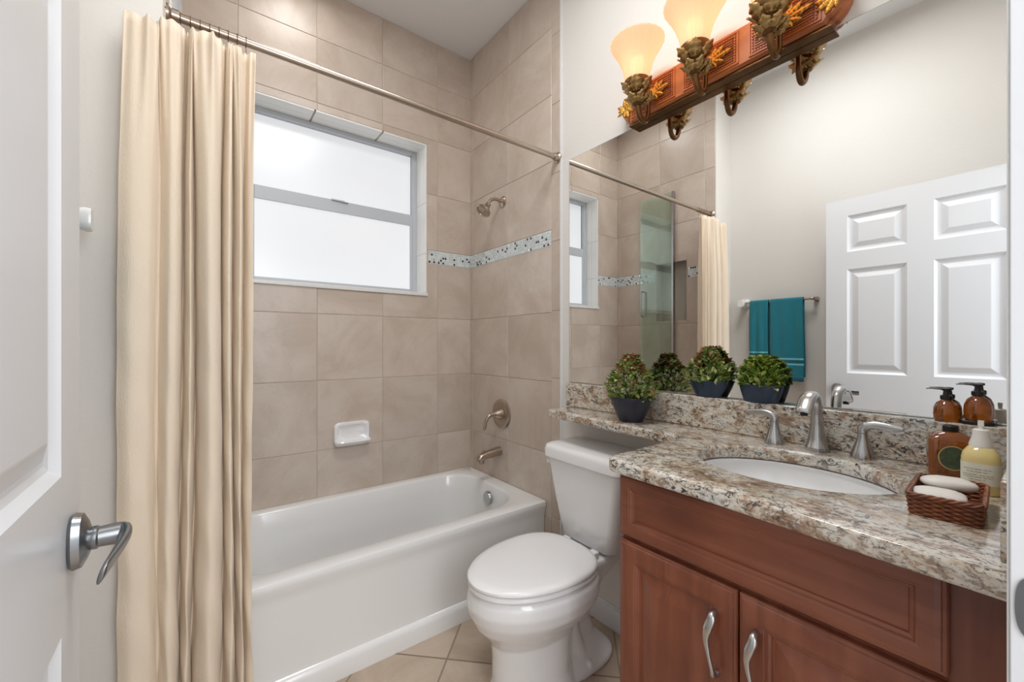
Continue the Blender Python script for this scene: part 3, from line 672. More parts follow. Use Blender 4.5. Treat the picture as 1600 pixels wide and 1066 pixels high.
loft(bm, [egg(0.98, 1.36, 0.118, 0.0, ptx=0.5), egg(0.99, 1.355, 0.116, 0.022, ptx=0.5), egg(1.02, 1.33, 0.095, 0.045, ptx=0.5), egg(1.04, 1.28, 0.062, 0.09, ptx=0.5), egg(1.06, 1.25, 0.055, 0.16, ptx=0.5), egg(1.06, 1.27, 0.060, 0.23, ptx=0.5), egg(1.06, 1.33, 0.080, 0.30, ptx=0.5), egg(1.05, 1.39, 0.100, 0.355, e=3, ptx=0.5), egg(1.05, 1.40, 0.108, 0.385, e=4, ptx=0.5), egg(1.05, 1.40, 0.104, 0.405, e=4, ptx=0.5)])
for sg in (-1, 1): tube(bm, [(1.12, TY+sg*0.070, 0.35), (1.115, TY+sg*0.052, 0.26), (1.13, TY+sg*0.046, 0.16), (1.15, TY+sg*0.050, 0.08), (1.165, TY+sg*0.062, 0.03)], [0.030, 0.030, 0.030, 0.034, 0.034], 14)
tw = obj('tmp', TR(bm), 'porcelain', toi)
# join and remesh into one continuous casting
bpy.context.view_layer.objects.active = body
body.select_set(True); tw.select_set(True); bpy.ops.object.join(); body.select_set(False)
md = body.modifiers.new('remesh', 'REMESH'); md.mode = 'VOXEL'; md.voxel_size = 0.005; md.use_smooth_shade = True
md = body.modifiers.new('smooth', 'SMOOTH'); md.factor = 0.5; md.iterations = 10
def ring_lid(xf, xr, hw, z, e=2.0): return egg(xf, xr, hw-0.002, z, 64, e, 0.59)
bm = bmesh.new(); loft(bm, [ring_lid(0.732, 1.205, 0.184, 0.405), ring_lid(0.724, 1.21, 0.191, 0.409), ring_lid(0.724, 1.21, 0.191, 0.418), ring_lid(0.730, 1.208, 0.187, 0.4225)])
obj('toilet_seat', TR(bm), 'seat', toi, auto=50)
bm = bmesh.new(); loft(bm, [ring_lid(0.730, 1.205, 0.180, 0.4270), ring_lid(0.722, 1.21, 0.192, 0.4295), ring_lid(0.722, 1.21, 0.192, 0.437), ring_lid(0.730, 1.205, 0.186, 0.443), ring_lid(0.755, 1.19, 0.168, 0.447), ring_lid(0.84, 1.14, 0.12, 0.449)])
obj('seat_lid', TR(bm), 'seat', toi, auto=50)
bm = bmesh.new(); loft(bm, [ring_lid(0.770, 1.19, 0.17, 0.402), ring_lid(0.770, 1.19, 0.17, 0.430)]); obj('seat_gap_shade', TR(bm), 'dark', toi)  # near-black slab, paints the shade in the gaps under seat and lid
for s in (-1, 1):
    bm = bmesh.new(); box(bm, 1.19, 1.235, TY+s*0.075-0.018, TY+s*0.075+0.018, 0.404, 0.432); obj('seat_hinge', TR(bm), 'seat', toi, bevel=0.006, seg=3)
    bm = bmesh.new(); lathe(bm, [(0.017, 0.018), (0.017, 0.034), (0.013, 0.043), (0.004, 0.047)], (1.17, TY+s*0.098, 0), 20); obj('bolt_cap', TR(bm), 'seat', toi, auto=60)
def rr(x0, x1, hw, z, r, bow=0.0):
    out = []
    for p in rect_ring(x0, x1, TY-hw, TY+hw, r, z, 64):
        x = p[0]
        if x < (x0+x1)/2: x -= bow*(1-((p[1]-TY)/hw)**2)
        out.append((x, p[1], z))
    return out
bm = bmesh.new(); loft(bm, [rr(1.262, 1.405, 0.120, 0.412, 0.03, 0.01), rr(1.250, 1.412, 0.136, 0.425, 0.03, 0.012), rr(1.240, 1.418, 0.158, 0.52, 0.03, 0.016), rr(1.228, 1.422, 0.182, 0.65, 0.03, 0.018), rr(1.222, 1.424, 0.198, 0.745, 0.03, 0.018)])
obj('tank', TR(bm), 'porcelain', toi, auto=45)
bm = bmesh.new(); loft(bm, [rr(1.214, 1.430, 0.204, 0.742, 0.03, 0.018), rr(1.206, 1.432, 0.211, 0.750, 0.034, 0.018), rr(1.206, 1.432, 0.211, 0.782, 0.034, 0.018), rr(1.212, 1.430, 0.206, 0.797, 0.032, 0.018), rr(1.228, 1.424, 0.192, 0.804, 0.03, 0.016)])
obj('tank_lid', TR(bm), 'porcelain', toi, auto=45)
bm = bmesh.new(); lathe(bm, [(0.010, -0.004), (0.010, 0.003), (0.006, 0.005), (0.006, 0.011), (0.011, 0.013), (0.012, 0.018), (0.008, 0.022)], (1.245, TY+0.192, 0.715), 20, 'Y')
tag(obj('flush_lever', TR(bm), 'seat', toi, smooth=True), 'small white flush knob on the left side of the tank')

# ------------------------------------------------------------------ vanity cabinet
vx, vt = 0.870, 0.905
van = empty('vanity_cabinet', 'reddish cherry wood vanity cabinet with two raised-panel doors under the granite worktop', 'cabinet', loc=(1.15, 0.37, 0))
def VR(bm): bmesh.ops.translate(bm, verts=bm.verts[:], vec=(-1.15, -0.37, 0)); return bm
VL = 0.693; FX = vx+0.020
bm = boxes((FX, 1.42, VL-0.018, VL, 0, vt-0.003), (FX, 1.42, 0.042, 0.06, 0, vt-0.003), (FX+0.06, FX+0.075, 0.06, VL-0.018, 0, 0.1), (FX+0.01, 1.42, 0.06, VL-0.018, 0.1, 0.118), (1.405, 1.42, 0.06, VL-0.018, 0.118, 0.86))
obj('cabinet_body', VR(bm), 'cherry', van)
bm = boxes((FX-0.001, FX+0.018, 0.040, 0.118, 0.1, vt-0.003), (FX-0.001, FX+0.018, VL-0.035, VL-0.0005, 0.1, vt-0.003), (FX-0.001, FX+0.018, 0.118, VL-0.035, vt-0.035, vt-0.003), (FX-0.001, FX+0.018, 0.118, VL-0.035, 0.715, 0.76), (FX-0.001, FX+0.018, 0.118, VL-0.035, 0.1, 0.14), (FX, FX+0.018, 0.38, 0.41, 0.14, 0.715))
obj('face_frame', VR(bm), 'cherry', van)
def front(name, y0, y1, z0, z1, prof, mat, parent=van):
    bm = bmesh.new()
    prof_panel(bm, (FX-0.001, y1, z0), (0, -1, 0), (0, 0, 1), y1-y0, z1-z0, prof)
    return obj(name, VR(bm), mat, parent)
edge = [(0, 0), (0, 0.013), (0.002, 0.0155), (0.006, 0.0165), (0.0075, 0.0185), (0.012, 0.0195), (0.0145, 0.020)]
fr = [(0.046, 0.020), (0.048, 0.0185), (0.0505, 0.0185), (0.053, 0.0155), (0.058, 0.013), (0.060, 0.0095)]
drw = front('drawer_front', 0.100, VL, 0.742, 0.8975, edge+[(0.030, 0.020), (0.032, 0.0185), (0.0345, 0.0185), (0.037, 0.0155), (0.042, 0.013), (0.044, 0.0095)], 'cherry_h')
dr1 = front('cabinet_door', 0.398, VL, 0.115, 0.729, edge+fr+[(0.063, 0.0095), (0.100, 0.0185)], 'cherry')
dr2 = front('cabinet_door', 0.100, 0.394, 0.115, 0.729, edge+fr+[(0.063, 0.0095), (0.100, 0.0185)], 'cherry')
for d_, y, s in ((dr1, 0.440, 1), (dr2, 0.359, 1)):
    bm = bmesh.new()
    tube(bm, [(vx-0.001, y, 0.668), (vx-0.014, y, 0.668), (vx-0.024, y-0.002, 0.660), (vx-0.027, y+0.004, 0.640), (vx-0.026, y+0.008, 0.615), (vx-0.026, y+0.002, 0.585), (vx-0.025, y-0.004, 0.560), (vx-0.020, y-0.004, 0.546), (vx-0.012, y-0.003, 0.541), (vx-0.001, y-0.003, 0.541)],
         [(0.006, 0.006), (0.0075, 0.007), (0.009, 0.0055), (0.009, 0.005), (0.006, 0.0042), (0.0042, 0.0038), (0.0042, 0.0038), (0.0055, 0.005), (0.006, 0.006), (0.007, 0.007)], 14, up=(0, 0, 1))
    tag(obj('door_handle', VR(bm), 'steel', d_, smooth=True), 'curved silver pull')

# ------------------------------------------------------------------ granite worktop, splashbacks
CT = 0.941; SX = 1.3915
S0, S1, SR, SQ = 1.130, 0.397, 0.163, 0.205
out = [(1.436, 0.020), (1.436, 1.392), (1.262, 1.392)]+arc(1.262, 1.380, 0.012, 90, 180, 4)[1:]+[(1.242, 1.25), (1.232, 1.10), (1.224, 0.92), (1.219, 0.80), (1.214, 0.745), (1.200, 0.722), (1.170, 0.716)]
out += [(1.05, 0.715), (0.95, 0.714), (0.885, 0.714)]+arc(0.868, 0.684, 0.030, 92, 180, 8)+[(0.834, 0.60), (0.832, 0.45), (0.822, 0.30), (0.812, 0.15), (0.806, 0.0365), (0.840, 0.0355), (0.840, 0.020)]
hole = [(S0+SR*math.cos(2*PI*i/72), S1+SQ*math.sin(2*PI*i/72)) for i in range(72)]
top = empty('granite_worktop', 'speckled beige granite worktop with an oval cutout, on the cherry cabinet', 'worktop', loc=(1.15, 0.4, CT))
def GR(o):
    o.data.transform(Matrix.Translation((-1.15, -0.4, -CT))); return o
GR(curve_plate('worktop_slab', [out, hole], vt, CT, 'granite', 0.009, top, 5))
def slab(name, lab, q):
    t = obj(name, boxes(q), 'granite', None, bevel=0.003); tag(t, lab, 'splashback', None)
slab('splashback', 'long low granite splashback under the mirror', (SX, XR-0.0005, 0.019, 1.418, CT+0.0003, 1.049))
slab('side_splashback', 'short granite side splashback at the right end of the worktop, by the door frame', (0.850, SX-0.001, 0.0195, 0.0500, CT+0.0003, 1.049))
sink = empty('sink_basin', 'white oval undermount sink basin below the granite cutout', 'sink', loc=(S0, S1, 0.8))
bm = bmesh.new()
ZS = vt-0.001
rings = [sell(0, 0, SR+0.018, SQ+0.018, ZS-0.8-0.012, 72), sell(0, 0, SR+0.018, SQ+0.018, ZS-0.8, 72), sell(0, 0, SR-0.001, SQ-0.001, ZS-0.8, 72)]
for t in range(1, 15):
    a = t/14; k = (1-a**3.2)**0.62 if a < 1 else 0
    rings.append(sell(0, 0, max((SR+0.004)*k, 0.018), max((SQ+0.004)*k, 0.018), ZS-0.8-0.115*a, 72))
loft(bm, rings, False, True); obj('basin', bm, 'porcelain', sink, auto=50)
bm = bmesh.new(); lathe(bm, [(0.024, 0), (0.022, 0.003), (0.010, 0.003), (0.0, 0.001)], (0, 0, ZS-0.8-0.1148), 24, cap1=False); bmesh.ops.remove_doubles(bm, verts=bm.verts[:], dist=1e-6); obj('drain', bm, 'steel', sink, auto=40)

# ------------------------------------------------------------------ faucet (three pieces)
fx, fy = 1.352, 0.405
fa = empty('sink_faucet', 'brushed nickel arched spout standing behind the oval sink', 'faucet', loc=(fx, fy, CT))
bm = bmesh.new()
tube(bm, [(0, 0, 0), (0, 0, 0.008), (0.001, 0, 0.03), (0.001, 0, 0.07), (-0.001, 0, 0.105), (-0.012, 0, 0.138), (-0.038, 0, 0.154), (-0.068, 0, 0.146), (-0.092, 0, 0.122), (-0.098, 0, 0.112)],
     [(0.027, 0.027), (0.0275, 0.0275), (0.021, 0.021), (0.0155, 0.0155), (0.0135, 0.0135), (0.014, 0.012), (0.017, 0.0105), (0.019, 0.010), (0.019, 0.010), (0.017, 0.009)], 28, up=(1, 0, 0.01), ns=10)
obj('spout', bm, 'steel', fa, smooth=True)
bm = bmesh.new(); lathe(bm, [(0.008, 0.104), (0.008, 0.114)], (-0.094, 0, 0), 16); obj('aerator', bm, 'dark', fa, auto=40)
def handle(y, s, lab):
    h = empty('faucet_handle', lab, 'faucet handle', 'faucet handles beside the spout', loc=(1.345 if s > 0 else 1.350, y, CT))
    bm = bmesh.new(); lathe(bm, [(0.0255, 0), (0.026, 0.006), (0.022, 0.018), (0.0155, 0.038), (0.0115, 0.054), (0.0108, 0.064)], (0, 0, 0), 28); obj('handle_base', bm, 'steel', h, auto=50)
    bm = bmesh.new(); tube(bm, [(0, 0, 0.0645), (0, 0, 0.074), (-0.001, s*0.008, 0.083), (-0.002, s*0.028, 0.087), (-0.003, s*0.055, 0.085), (-0.004, s*0.078, 0.085)], [(0.0108, 0.0108), (0.0108, 0.010), (0.0105, 0.008), (0.0100, 0.0055), (0.0095, 0.0045), (0.004, 0.0025)], 20, up=(1, 0, 0.01), ns=8)
    obj('handle_lever', bm, 'steel', h, smooth=True); return h
handle(0.508, 1, 'brushed nickel faucet handle to the left of the spout, lever pointing left')
handle(0.306, -1, 'brushed nickel faucet handle to the right of the spout, lever pointing right')

# ------------------------------------------------------------------ mirror
mir = empty('wall_mirror', 'large frameless mirror resting on the granite splashback', 'mirror', loc=(XR, 0.73, 1.05))
rel(mir, 'mirror_backing', boxes((XR-0.0045, XR-0.0005, 0.020, 1.4366, 1.0495, 2.1225)), 'mirror_edge')
bm = bmesh.new(); bm.faces.new([bm.verts.new(p) for p in ((XR-0.005, 0.021, 1.051), (XR-0.005, 1.4346, 1.051), (XR-0.005, 1.4346, 2.121), (XR-0.005, 0.021, 2.121))]); rel(mir, 'mirror_glass', bm, 'mirror')

# ------------------------------------------------------------------ vanity light
LY = [0.945, 0.722, 0.500]; PX = XR-0.05
lf = empty('vanity_light', 'ornate reddish wood and antique gold light bar with three flared glass shades above the mirror', 'wall light', loc=(XR, 0.722, 2.19))
z0, z1 = 2.117, 2.257
def plate_outline(y0, y1, za, zb, k=1.0):
    # bracket shaped ends
    zm = (za+zb)/2; h = (zb-za)/2; e = 0.05*k; o = []
    o += [(y1-e, zb), (y1-e+0.008, zb-0.012), (y1-e+0.018, zb-0.014), (y1-e+0.034, zb-0.03), (y1-0.005, zm+0.02), (y1, zm), (y1-0.005, zm-0.02), (y1-e+0.034, za+0.03), (y1-e+0.018, za+0.014), (y1-e+0.008, za+0.012), (y1-e, za)]
    o += [(y0+e, za), (y0+e-0.008, za+0.012), (y0+e-0.018, za+0.014), (y0+e-0.034, za+0.03), (y0+0.005, zm-0.02), (y0, zm), (y0+0.005, zm+0.02), (y0+e-0.034, zb-0.03), (y0+e-0.018, zb-0.014), (y0+e-0.008, zb-0.012), (y0+e, zb)]
    return o
bm = bmesh.new(); po = plate_outline(0.342, 1.102, z0, z1)
def po_ring(x, ins):
    c = []; ym, zm = 0.722, (z0+z1)/2
    for y, z in po: c.append((x, ym+(y-ym)*(1-ins/0.38), zm+(z-zm)*(1-ins/0.07)))
    return c
loft(bm, [po_ring(XR-0.0005, 0), po_ring(XR-0.022, 0), po_ring(XR-0.030, 0.006), po_ring(XR-0.040, 0.006), po_ring(PX, 0.012)])
rel(lf, 'backplate', bm, 'copperwood')
bm = bmesh.new(); loft(bm, [[(x, y, z) for y, z in ((0.385, z0-0.004), (1.06, z0-0.004), (1.06, z0+0.0008), (0.385, z0+0.0008))] for x in (XR-0.0065, XR-0.040)])
rel(lf, 'bottom_moulding', bm, 'bronze')
for cy in LY:
    bm = bmesh.new(); y0, y1 = cy-0.095, cy+0.095; pz0, pz1 = z0+0.018, z1-0.018
    prof_panel(bm, (PX, y1, pz0), (0, -1, 0), (0, 0, 1), y1-y0, pz1-pz0, [(0, 0.0), (0, 0.004), (0.004, 0.004), (0.006, -0.004)], cap=False)
    pn = rel(lf, 'ribbed_panel', bm, 'copperwood')
    bm = bmesh.new(); nr = 9
    for k in range(nr):
        z = pz0+0.016+(pz1-pz0-0.032)*(k+0.5)/nr
        loft(bm, [[(PX+0.0005, y, z-0.0028), (PX-0.0032, y, z-0.001), (PX-0.0032, y, z+0.001), (PX+0.0005, y, z+0.0028)] for y in (y0+0.018, y1-0.018)])
    fl_ = bmesh.new(); fl_.faces.new([fl_.verts.new(p) for p in ((PX-0.0004, y0+0.016, pz0+0.014), (PX-0.0004, y1-0.016, pz0+0.014), (PX-0.0004, y1-0.016, pz1-0.014), (PX-0.0004, y0+0.016, pz1-0.014))]); rel(pn, 'panel_ground', fl_, 'redlacquer')
    rel(pn, 'ribs', bm, 'copperwood')
    bm = bmesh.new(); nb_ = 22
    def bead(y, z, dy, dz): loft(bm, [[(PX+0.0005, y+a*dy, z+b_*dz) for a, b_ in ((-1, -1), (1, -1), (1, 1), (-1, 1))], [(PX-0.004, y+a*dy*0.6, z+b_*dz*0.6) for a, b_ in ((-1, -1), (1, -1), (1, 1), (-1, 1))]])
    for k in range(nb_):
        y = y0+0.012+(y1-y0-0.024)*k/(nb_-1); bead(y, pz0+0.011, 0.0032, 0.003); bead(y, pz1-0.011, 0.0032, 0.003)
    for k in range(9):
        z = pz0+0.014+(pz1-pz0-0.028)*k/8; bead(y0+0.011, z, 0.003, 0.0042); bead(y1-0.011, z, 0.003, 0.0042)
    rel(pn, 'bead_trim', bm, 'copperwood')
def leaf_shape(bm, base, d, nrm, L_, W_, curl=0.3, lobes=5, thick=0.0015, mi=0, gutter=0.2):
    """lobed acanthus leaf from base along d, with normal nrm"""
    base, d, nrm = Vector(base), Vector(d).normalized(), Vector(nrm).normalized(); s = d.cross(nrm).normalized(); nrm = s.cross(d)
    n = lobes*4; Lf, C, Rt = [], [], []
    for i in range(n+1):
        t = i/n; w_ = W_*(math.sin(PI*min(1, t*0.93+0.07))**0.75)*(0.66+0.34*abs(math.cos(PI*t*lobes)))
        if i == n: w_ = W_*0.04
        p = base+d*(L_*t)+nrm*(curl*L_*(t*t)*1.0); lift = nrm*(gutter*w_)
        C.append(bm.verts.new(p+nrm*0.003*math.sin(PI*t))); Lf.append(bm.verts.new(p-s*w_+lift-nrm*0.003)); Rt.append(bm.verts.new(p+s*w_+lift-nrm*0.003))
    for i in range(n):
        for a, b_ in ((Lf, C), (C, Rt)): bm.faces.new((a[i], b_[i], b_[i+1], a[i+1])).material_index = mi
def solid(o, t): md = o.modifiers.new('solid', 'SOLIDIFY'); md.thickness = t; md.offset = 0; return o
for sy, yb_ in ((1, 1.075), (-1, 0.369)):
    bm = bmesh.new()
    for a in (-62, -28, 0, 28, 62):
        d = (0.0, -sy*math.cos(math.radians(a)), math.sin(math.radians(a))); leaf_shape(bm, (PX-0.001, yb_-sy*0.002, 2.187), d, (-1, 0, 0), 0.05, 0.013, 0.12)
    for a in (90, -90, 150, -150, 180):
        d = (0.0, -sy*math.cos(math.radians(a)), math.sin(math.radians(a))); leaf_shape(bm, (PX-0.001, yb_-sy*0.002, 2.187), d, (-1, 0, 0), 0.030 if abs(a) == 180 else 0.038, 0.010, 0.12)
    solid(rel(lf, 'end_ornament', bm, 'gold', smooth=True), 0.002)
CXX = 1.292
def lamp_arm(cy, parent_root):
    arm_bm = bmesh.new()
    tube(arm_bm, [(PX, cy, 2.190), (PX-0.012, cy, 2.188), (PX-0.024, cy, 2.172), (PX-0.027, cy, 2.135), (PX-0.030, cy, 2.095), (PX-0.042, cy, 2.070), (PX-0.062, cy, 2.066), (PX-0.080, cy, 2.080), (PX-0.090, cy, 2.105), (CXX, cy, 2.145)], [0.010, 0.010, 0.009, 0.0085, 0.0085, 0.009, 0.0095, 0.010, 0.010, 0.011], 14, up=(0, 1, 0))
    arm = rel(lf, 'lamp_arm', arm_bm, 'bronze', smooth=True)
    bm = bmesh.new(); lathe(bm, [(0.010, 2.110), (0.018, 2.116), (0.014, 2.124), (0.022, 2.134), (0.030, 2.142), (0.024, 2.150), (0.034, 2.160), (0.044, 2.178), (0.048, 2.196), (0.046, 2.200), (0.042, 2.196)], (CXX, cy, 0), 32); rel(arm, 'shade_holder', bm, 'bronze', auto=40)
    bm = bmesh.new()
    for k in range(6):
        a = 2*PI*(k+0.5)/6; d = Vector((math.cos(a), math.sin(a), 0)); leaf_shape(bm, Vector((CXX, cy, 2.152))+d*0.026, d*0.55+Vector((0, 0, 1)), d*1.0-Vector((0, 0, 0.5)), 0.052, 0.023, 0.26, 3)
        a2 = a+PI/6; d = Vector((math.cos(a2), math.sin(a2), 0)); leaf_shape(bm, Vector((CXX, cy, 2.118))+d*0.014, d*0.7+Vector((0, 0, 1)), d*1.0-Vector((0, 0, 0.6)), 0.040, 0.018, 0.3, 3)
    solid(rel(arm, 'cup_leaves', bm, 'antique', smooth=True), 0.002)
    bm = bmesh.new()   # leaf spray on the plate behind the arm
    for a, L_ in ((0, 0.075), (28, 0.055), (-28, 0.055), (55, 0.04), (-55, 0.04)):
        for s in (1, -1): leaf_shape(bm, (PX-0.004, cy+s*0.004, 2.188), (-0.05, s*math.cos(math.radians(a)), math.sin(math.radians(a))), (-1, 0, 0), L_, 0.012, 0.10, 5)
    lathe(bm, [(0.024, PX), (0.022, PX-0.006), (0.014, PX-0.010), (0.012, PX-0.016)], (0, cy, 2.188), 20, 'X')
    solid(rel(arm, 'leaf_spray', bm, 'gold', smooth=True), 0.002)
    bm = bmesh.new()   # bunch of leaves on the arm front
    for k in range(7):
        a = math.radians(-60+20*k); leaf_shape(bm, (PX-0.060, cy+0.012*math.sin(a), 2.118), (-0.25*math.cos(a), math.sin(a)*0.8, 0.75), (-1, math.sin(a), 0.2), 0.046, 0.012, 0.25, 4)
    for k in range(5):
        a = math.radians(-60+30*k); leaf_shape(bm, (PX-0.066, cy+0.010*math.sin(a), 2.140), (-0.3, math.sin(a)*0.9, -0.8), (-1, math.sin(a), 0), 0.036, 0.010, 0.25, 3)
    solid(rel(arm, 'arm_leaves', bm, 'antique', smooth=True), 0.002)
    bm = bmesh.new()
    pr2 = [(0.041, 2.194), (0.043, 2.206), (0.046, 2.226), (0.052, 2.250), (0.061, 2.275), (0.073, 2.300), (0.086, 2.322), (0.095, 2.336), (0.097, 2.342)]
    lathe(bm, pr2, (CXX, cy, 0), 96, cap0=False, cap1=False, flute=0.012, fn=24)
    shd = rel(arm, 'lamp_shade', bm, 'lampglass', smooth=True); md = shd.modifiers.new('solid', 'SOLIDIFY'); md.thickness = 0.0035
    tag(shd, 'frosted peach glass shade, fluted and flared')
    bm = bmesh.new(); lathe(bm, [(0.012, 2.185), (0.013, 2.215), (0.022, 2.240), (0.027, 2.262), (0.022, 2.282), (0.008, 2.292)], (CXX, cy, 0), 20); rel(arm, 'light_bulb', bm, 'bulb', smooth=True)
for cy in LY:
    lamp_arm(cy, lf)
    pl = bpy.data.lights.new('bulb_light', 'POINT'); pl.energy = 0.02; pl.color = (1, 0.80, 0.55); pl.shadow_soft_size = 0.02
    po_ = bpy.data.objects.new('bulb_light', pl); COL.objects.link(po_); po_.location = (CXX, cy, 2.305)

# ------------------------------------------------------------------ towel rail and towels (seen in the mirror)
BX, BZ = -0.238, 1.522
tr_ = empty('towel_rail', 'white ceramic and nickel towel rail on the left wall, seen in the mirror', 'towel rail', loc=(XW, 1.16, BZ))
bm = bmesh.new(); lathe(bm, [(0.007, 0.955), (0.007, 1.372)], (BX, 0, BZ), 16, 'Y'); rel(tr_, 'rail', bm, 'nickel', auto=40)
bm = bmesh.new(); rr_ = []
for x, a, b_ in ((XW, 0.030, 0.032), (XW+0.010, 0.030, 0.032), (XW+0.030, 0.018, 0.022), (XW+0.052, 0.016, 0.020), (XW+0.082, 0.022, 0.028), (XW+0.092, 0.020, 0.026)): rr_.append([(x, 1.374+p[0], BZ+p[1]) for p in sell(0, 0, a, b_, 0, 28, 3)])
loft(bm, rr_); tag(rel(tr_, 'rail_bracket', bm, 'porcelain', auto=50), 'white ceramic bracket')
bm = bmesh.new(); tube(bm, [(XW, 0.945, BZ), (XW+0.03, 0.945, BZ), (BX+0.006, 0.950, BZ), (BX, 0.962, BZ)], [0.016, 0.011, 0.011, 0.009], 14, up=(0, 0, 1)); rel(tr_, 'rail_bracket', bm, 'nickel', smooth=True)
def towel(y0, y1, zf, zb, lab, seed, strip):
    t = empty('hand_towel', lab, 'towel', 'teal towels on the rail', loc=(BX, (y0+y1)/2, BZ)); bm = bmesh.new(); n = 26; R_ = 0.012
    prof = []
    k1 = 46
    for i in range(k1+1): prof.append((1, zb+(BZ-zb)*i/k1))
    arcn = 8
    path = [(BX-R_, z) for _, z in prof]+[(BX+R_*math.cos(math.radians(180-180*i/arcn)), BZ+R_*math.sin(math.radians(180*i/arcn))) for i in range(1, arcn)]+[(BX+R_, BZ-(BZ-zf)*i/k1) for i in range(k1+1)]
    rows_ = []
    for (x, z) in path:
        row = []
        for j in range(n+1):
            u = j/n; dy = 0.0025*math.sin(9*z+seed)+0.004*(u-0.5)*max(0, (BZ-z))*2
            fold = 0.004*math.sin(2*PI*u*2.3+seed)*min(1, (BZ-z)*5+0.1) if z < BZ else 0
            rnd = 0.006*(1-abs(2*u-1)**6) if x > BX else -0.0*(1-abs(2*u-1)**6)
            row.append(bm.verts.new((x+(fold+rnd if x > BX-0.001 else fold*0.3)-BX, y0+(y1-y0)*u+dy-(y0+y1)/2, z-BZ)))
        rows_.append(row)
    for a, b_ in zip(rows_[:-1], rows_[1:]):
        for j in range(n):
            f = bm.faces.new((a[j], a[j+1], b_[j+1], b_[j])); zc = (a[j].co.z+b_[j].co.z)/2+BZ; xx = a[j].co.x
            if xx > 0:
                for s0, s1, mi in strip:
                    if s0 < zc < s1: f.material_index = mi
    o = obj('towel_cloth', bm, ['towel', 'towel_band', 'towel_edge'], t, smooth=True); md = o.modifiers.new('s', 'SOLIDIFY'); md.thickness = 0.007; md.offset = 0
    return t
towel(0.998, 1.190, 0.992, 1.02, 'wide teal terry towel with two pale stripes, the right one on the rail', 1.0, [(1.130, 1.142, 1), (1.105, 1.130, 2), (1.094, 1.105, 1), (0.992, 1.012, 2)])
towel(1.205, 1.322, 1.130, 1.15, 'narrow teal terry towel, the shorter left one on the rail', 2.4, [(1.170, 1.180, 1), (1.152, 1.170, 2), (1.142, 1.152, 1)])

# ------------------------------------------------------------------ plants
def plant(x, y, z, rb, rt, h, ax, lab, mat, fw, fh, shape, nleaf, red, seed, leafm='leaf', fx_=1.0, offs=0.0):
    random.seed(seed)
    t = empty('potted_plant', lab, 'plant', 'potted plants behind the sink', loc=(x, y, z)); bm = bmesh.new()
    def rg(r, zz): return sell(0, 0, r*ax, r, zz, 40, 2.0)
    loft(bm, [rg(rb*0.96, 0), rg(rb, 0.003), rg(rb+(rt-rb)*0.62, h*0.55), rg(rt, h*0.93), rg(rt, h), rg(rt*0.93, h), rg(rt*0.90, h*0.8)], True, True)
    obj('plant_pot', bm, mat, t, auto=35)
    bm = bmesh.new(); loft(bm, [rg(rt*0.9, h*0.8), rg(rt*0.9, h*0.86)]); obj('soil', bm, 'soil', t)
    bg, br, bs = bmesh.new(), bmesh.new(), bmesh.new()
    for k in range(nleaf):
        # random point in crown
        v = random.random(); zz = h*0.80+(fh)*(v**0.9); prof = shape(v); a = random.random()*2*PI; r = fw*prof*(0.45+0.55*math.sqrt(random.random()))
        p = Vector((r*math.cos(a)*fx_+offs*0, r*math.sin(a), zz))
        d = Vector((math.cos(a)*fx_, math.sin(a), random.uniform(-0.2, 1.0))).normalized()+Vector([random.uniform(-.6, .6) for _ in range(3)])
        d.normalize(); L_ = random.uniform(0.015, 0.027); W_ = L_*random.uniform(0.22, 0.34); up = Vector((random.uniform(-.4, .4), random.uniform(-.4, .4), 1)); s = d.cross(up)
        if s.length < .05: continue
        s.normalize(); nn = s.cross(d)
        p = p-d*L_*0.5; 
        if p.z < h*0.75 and r > rt*0.8: p.z = max(p.z, h*0.55)
        if x+p.x > XR-0.012: p.x = XR-0.012-x-random.random()*0.01
        isred = red > 0 and random.random() < red*(1.6 if v > 0.62 else (0.45 if v > 0.25 else 0.1))
        B = br if isred else bg
        q = [p, p+d*L_*0.35-s*W_+nn*W_*0.4, p+d*L_*0.75-s*W_*0.75+nn*W_*0.3, p+d*L_, p+d*L_*0.75+s*W_*0.75+nn*W_*0.3, p+d*L_*0.35+s*W_+nn*W_*0.4, p+d*L_*0.4, p+d*L_*0.75]
        for e_ in q:
            if x+e_.x > XR-0.007: e_.x = XR-0.007-x
        vv = [B.verts.new(e_) for e_ in q]
        for f in ((0, 1, 6), (1, 2, 7, 6), (2, 3, 7), (0, 6, 5), (6, 7, 4, 5), (7, 3, 4)): B.faces.new([vv[i] for i in f])
    for k in range(26):
        a = random.random()*2*PI; r = fw*0.6*random.random(); zz = h*0.8+fh*random.uniform(0.4, 0.85)*shape(0.3)
        tube(bs, [(0.2*r*math.cos(a)*fx_, 0.2*r*math.sin(a), h*0.8), (0.7*r*math.cos(a)*fx_, 0.7*r*math.sin(a), (h*0.8+zz)/2), (r*math.cos(a)*fx_, r*math.sin(a), zz)], 0.0011, 5, ns=3)
    obj('foliage', bg, leafm, t); obj('stems', bs, 'leaf', t)
    if red: obj('red_leaves', br, 'leaf_red', t)
    else: br.free()
    return t
cone = lambda v: (0.95 if v < 0.35 else 0.95-0.75*(v-0.35)/0.65)*(0.75+0.25*min(1, v*6))
dome = lambda v: math.sqrt(max(0.02, 1-(v*0.97)**2))*(0.85+0.15*min(1, v*5))
plant(1.308, 0.985, CT, 0.047, 0.082, 0.092, 0.86, 'tallest potted plant, cone-shaped with reddish tips, in a navy pot on the granite ledge', 'navy', 0.116, 0.178, cone, 1000, 0.30, 3, 'leaf', 0.74)
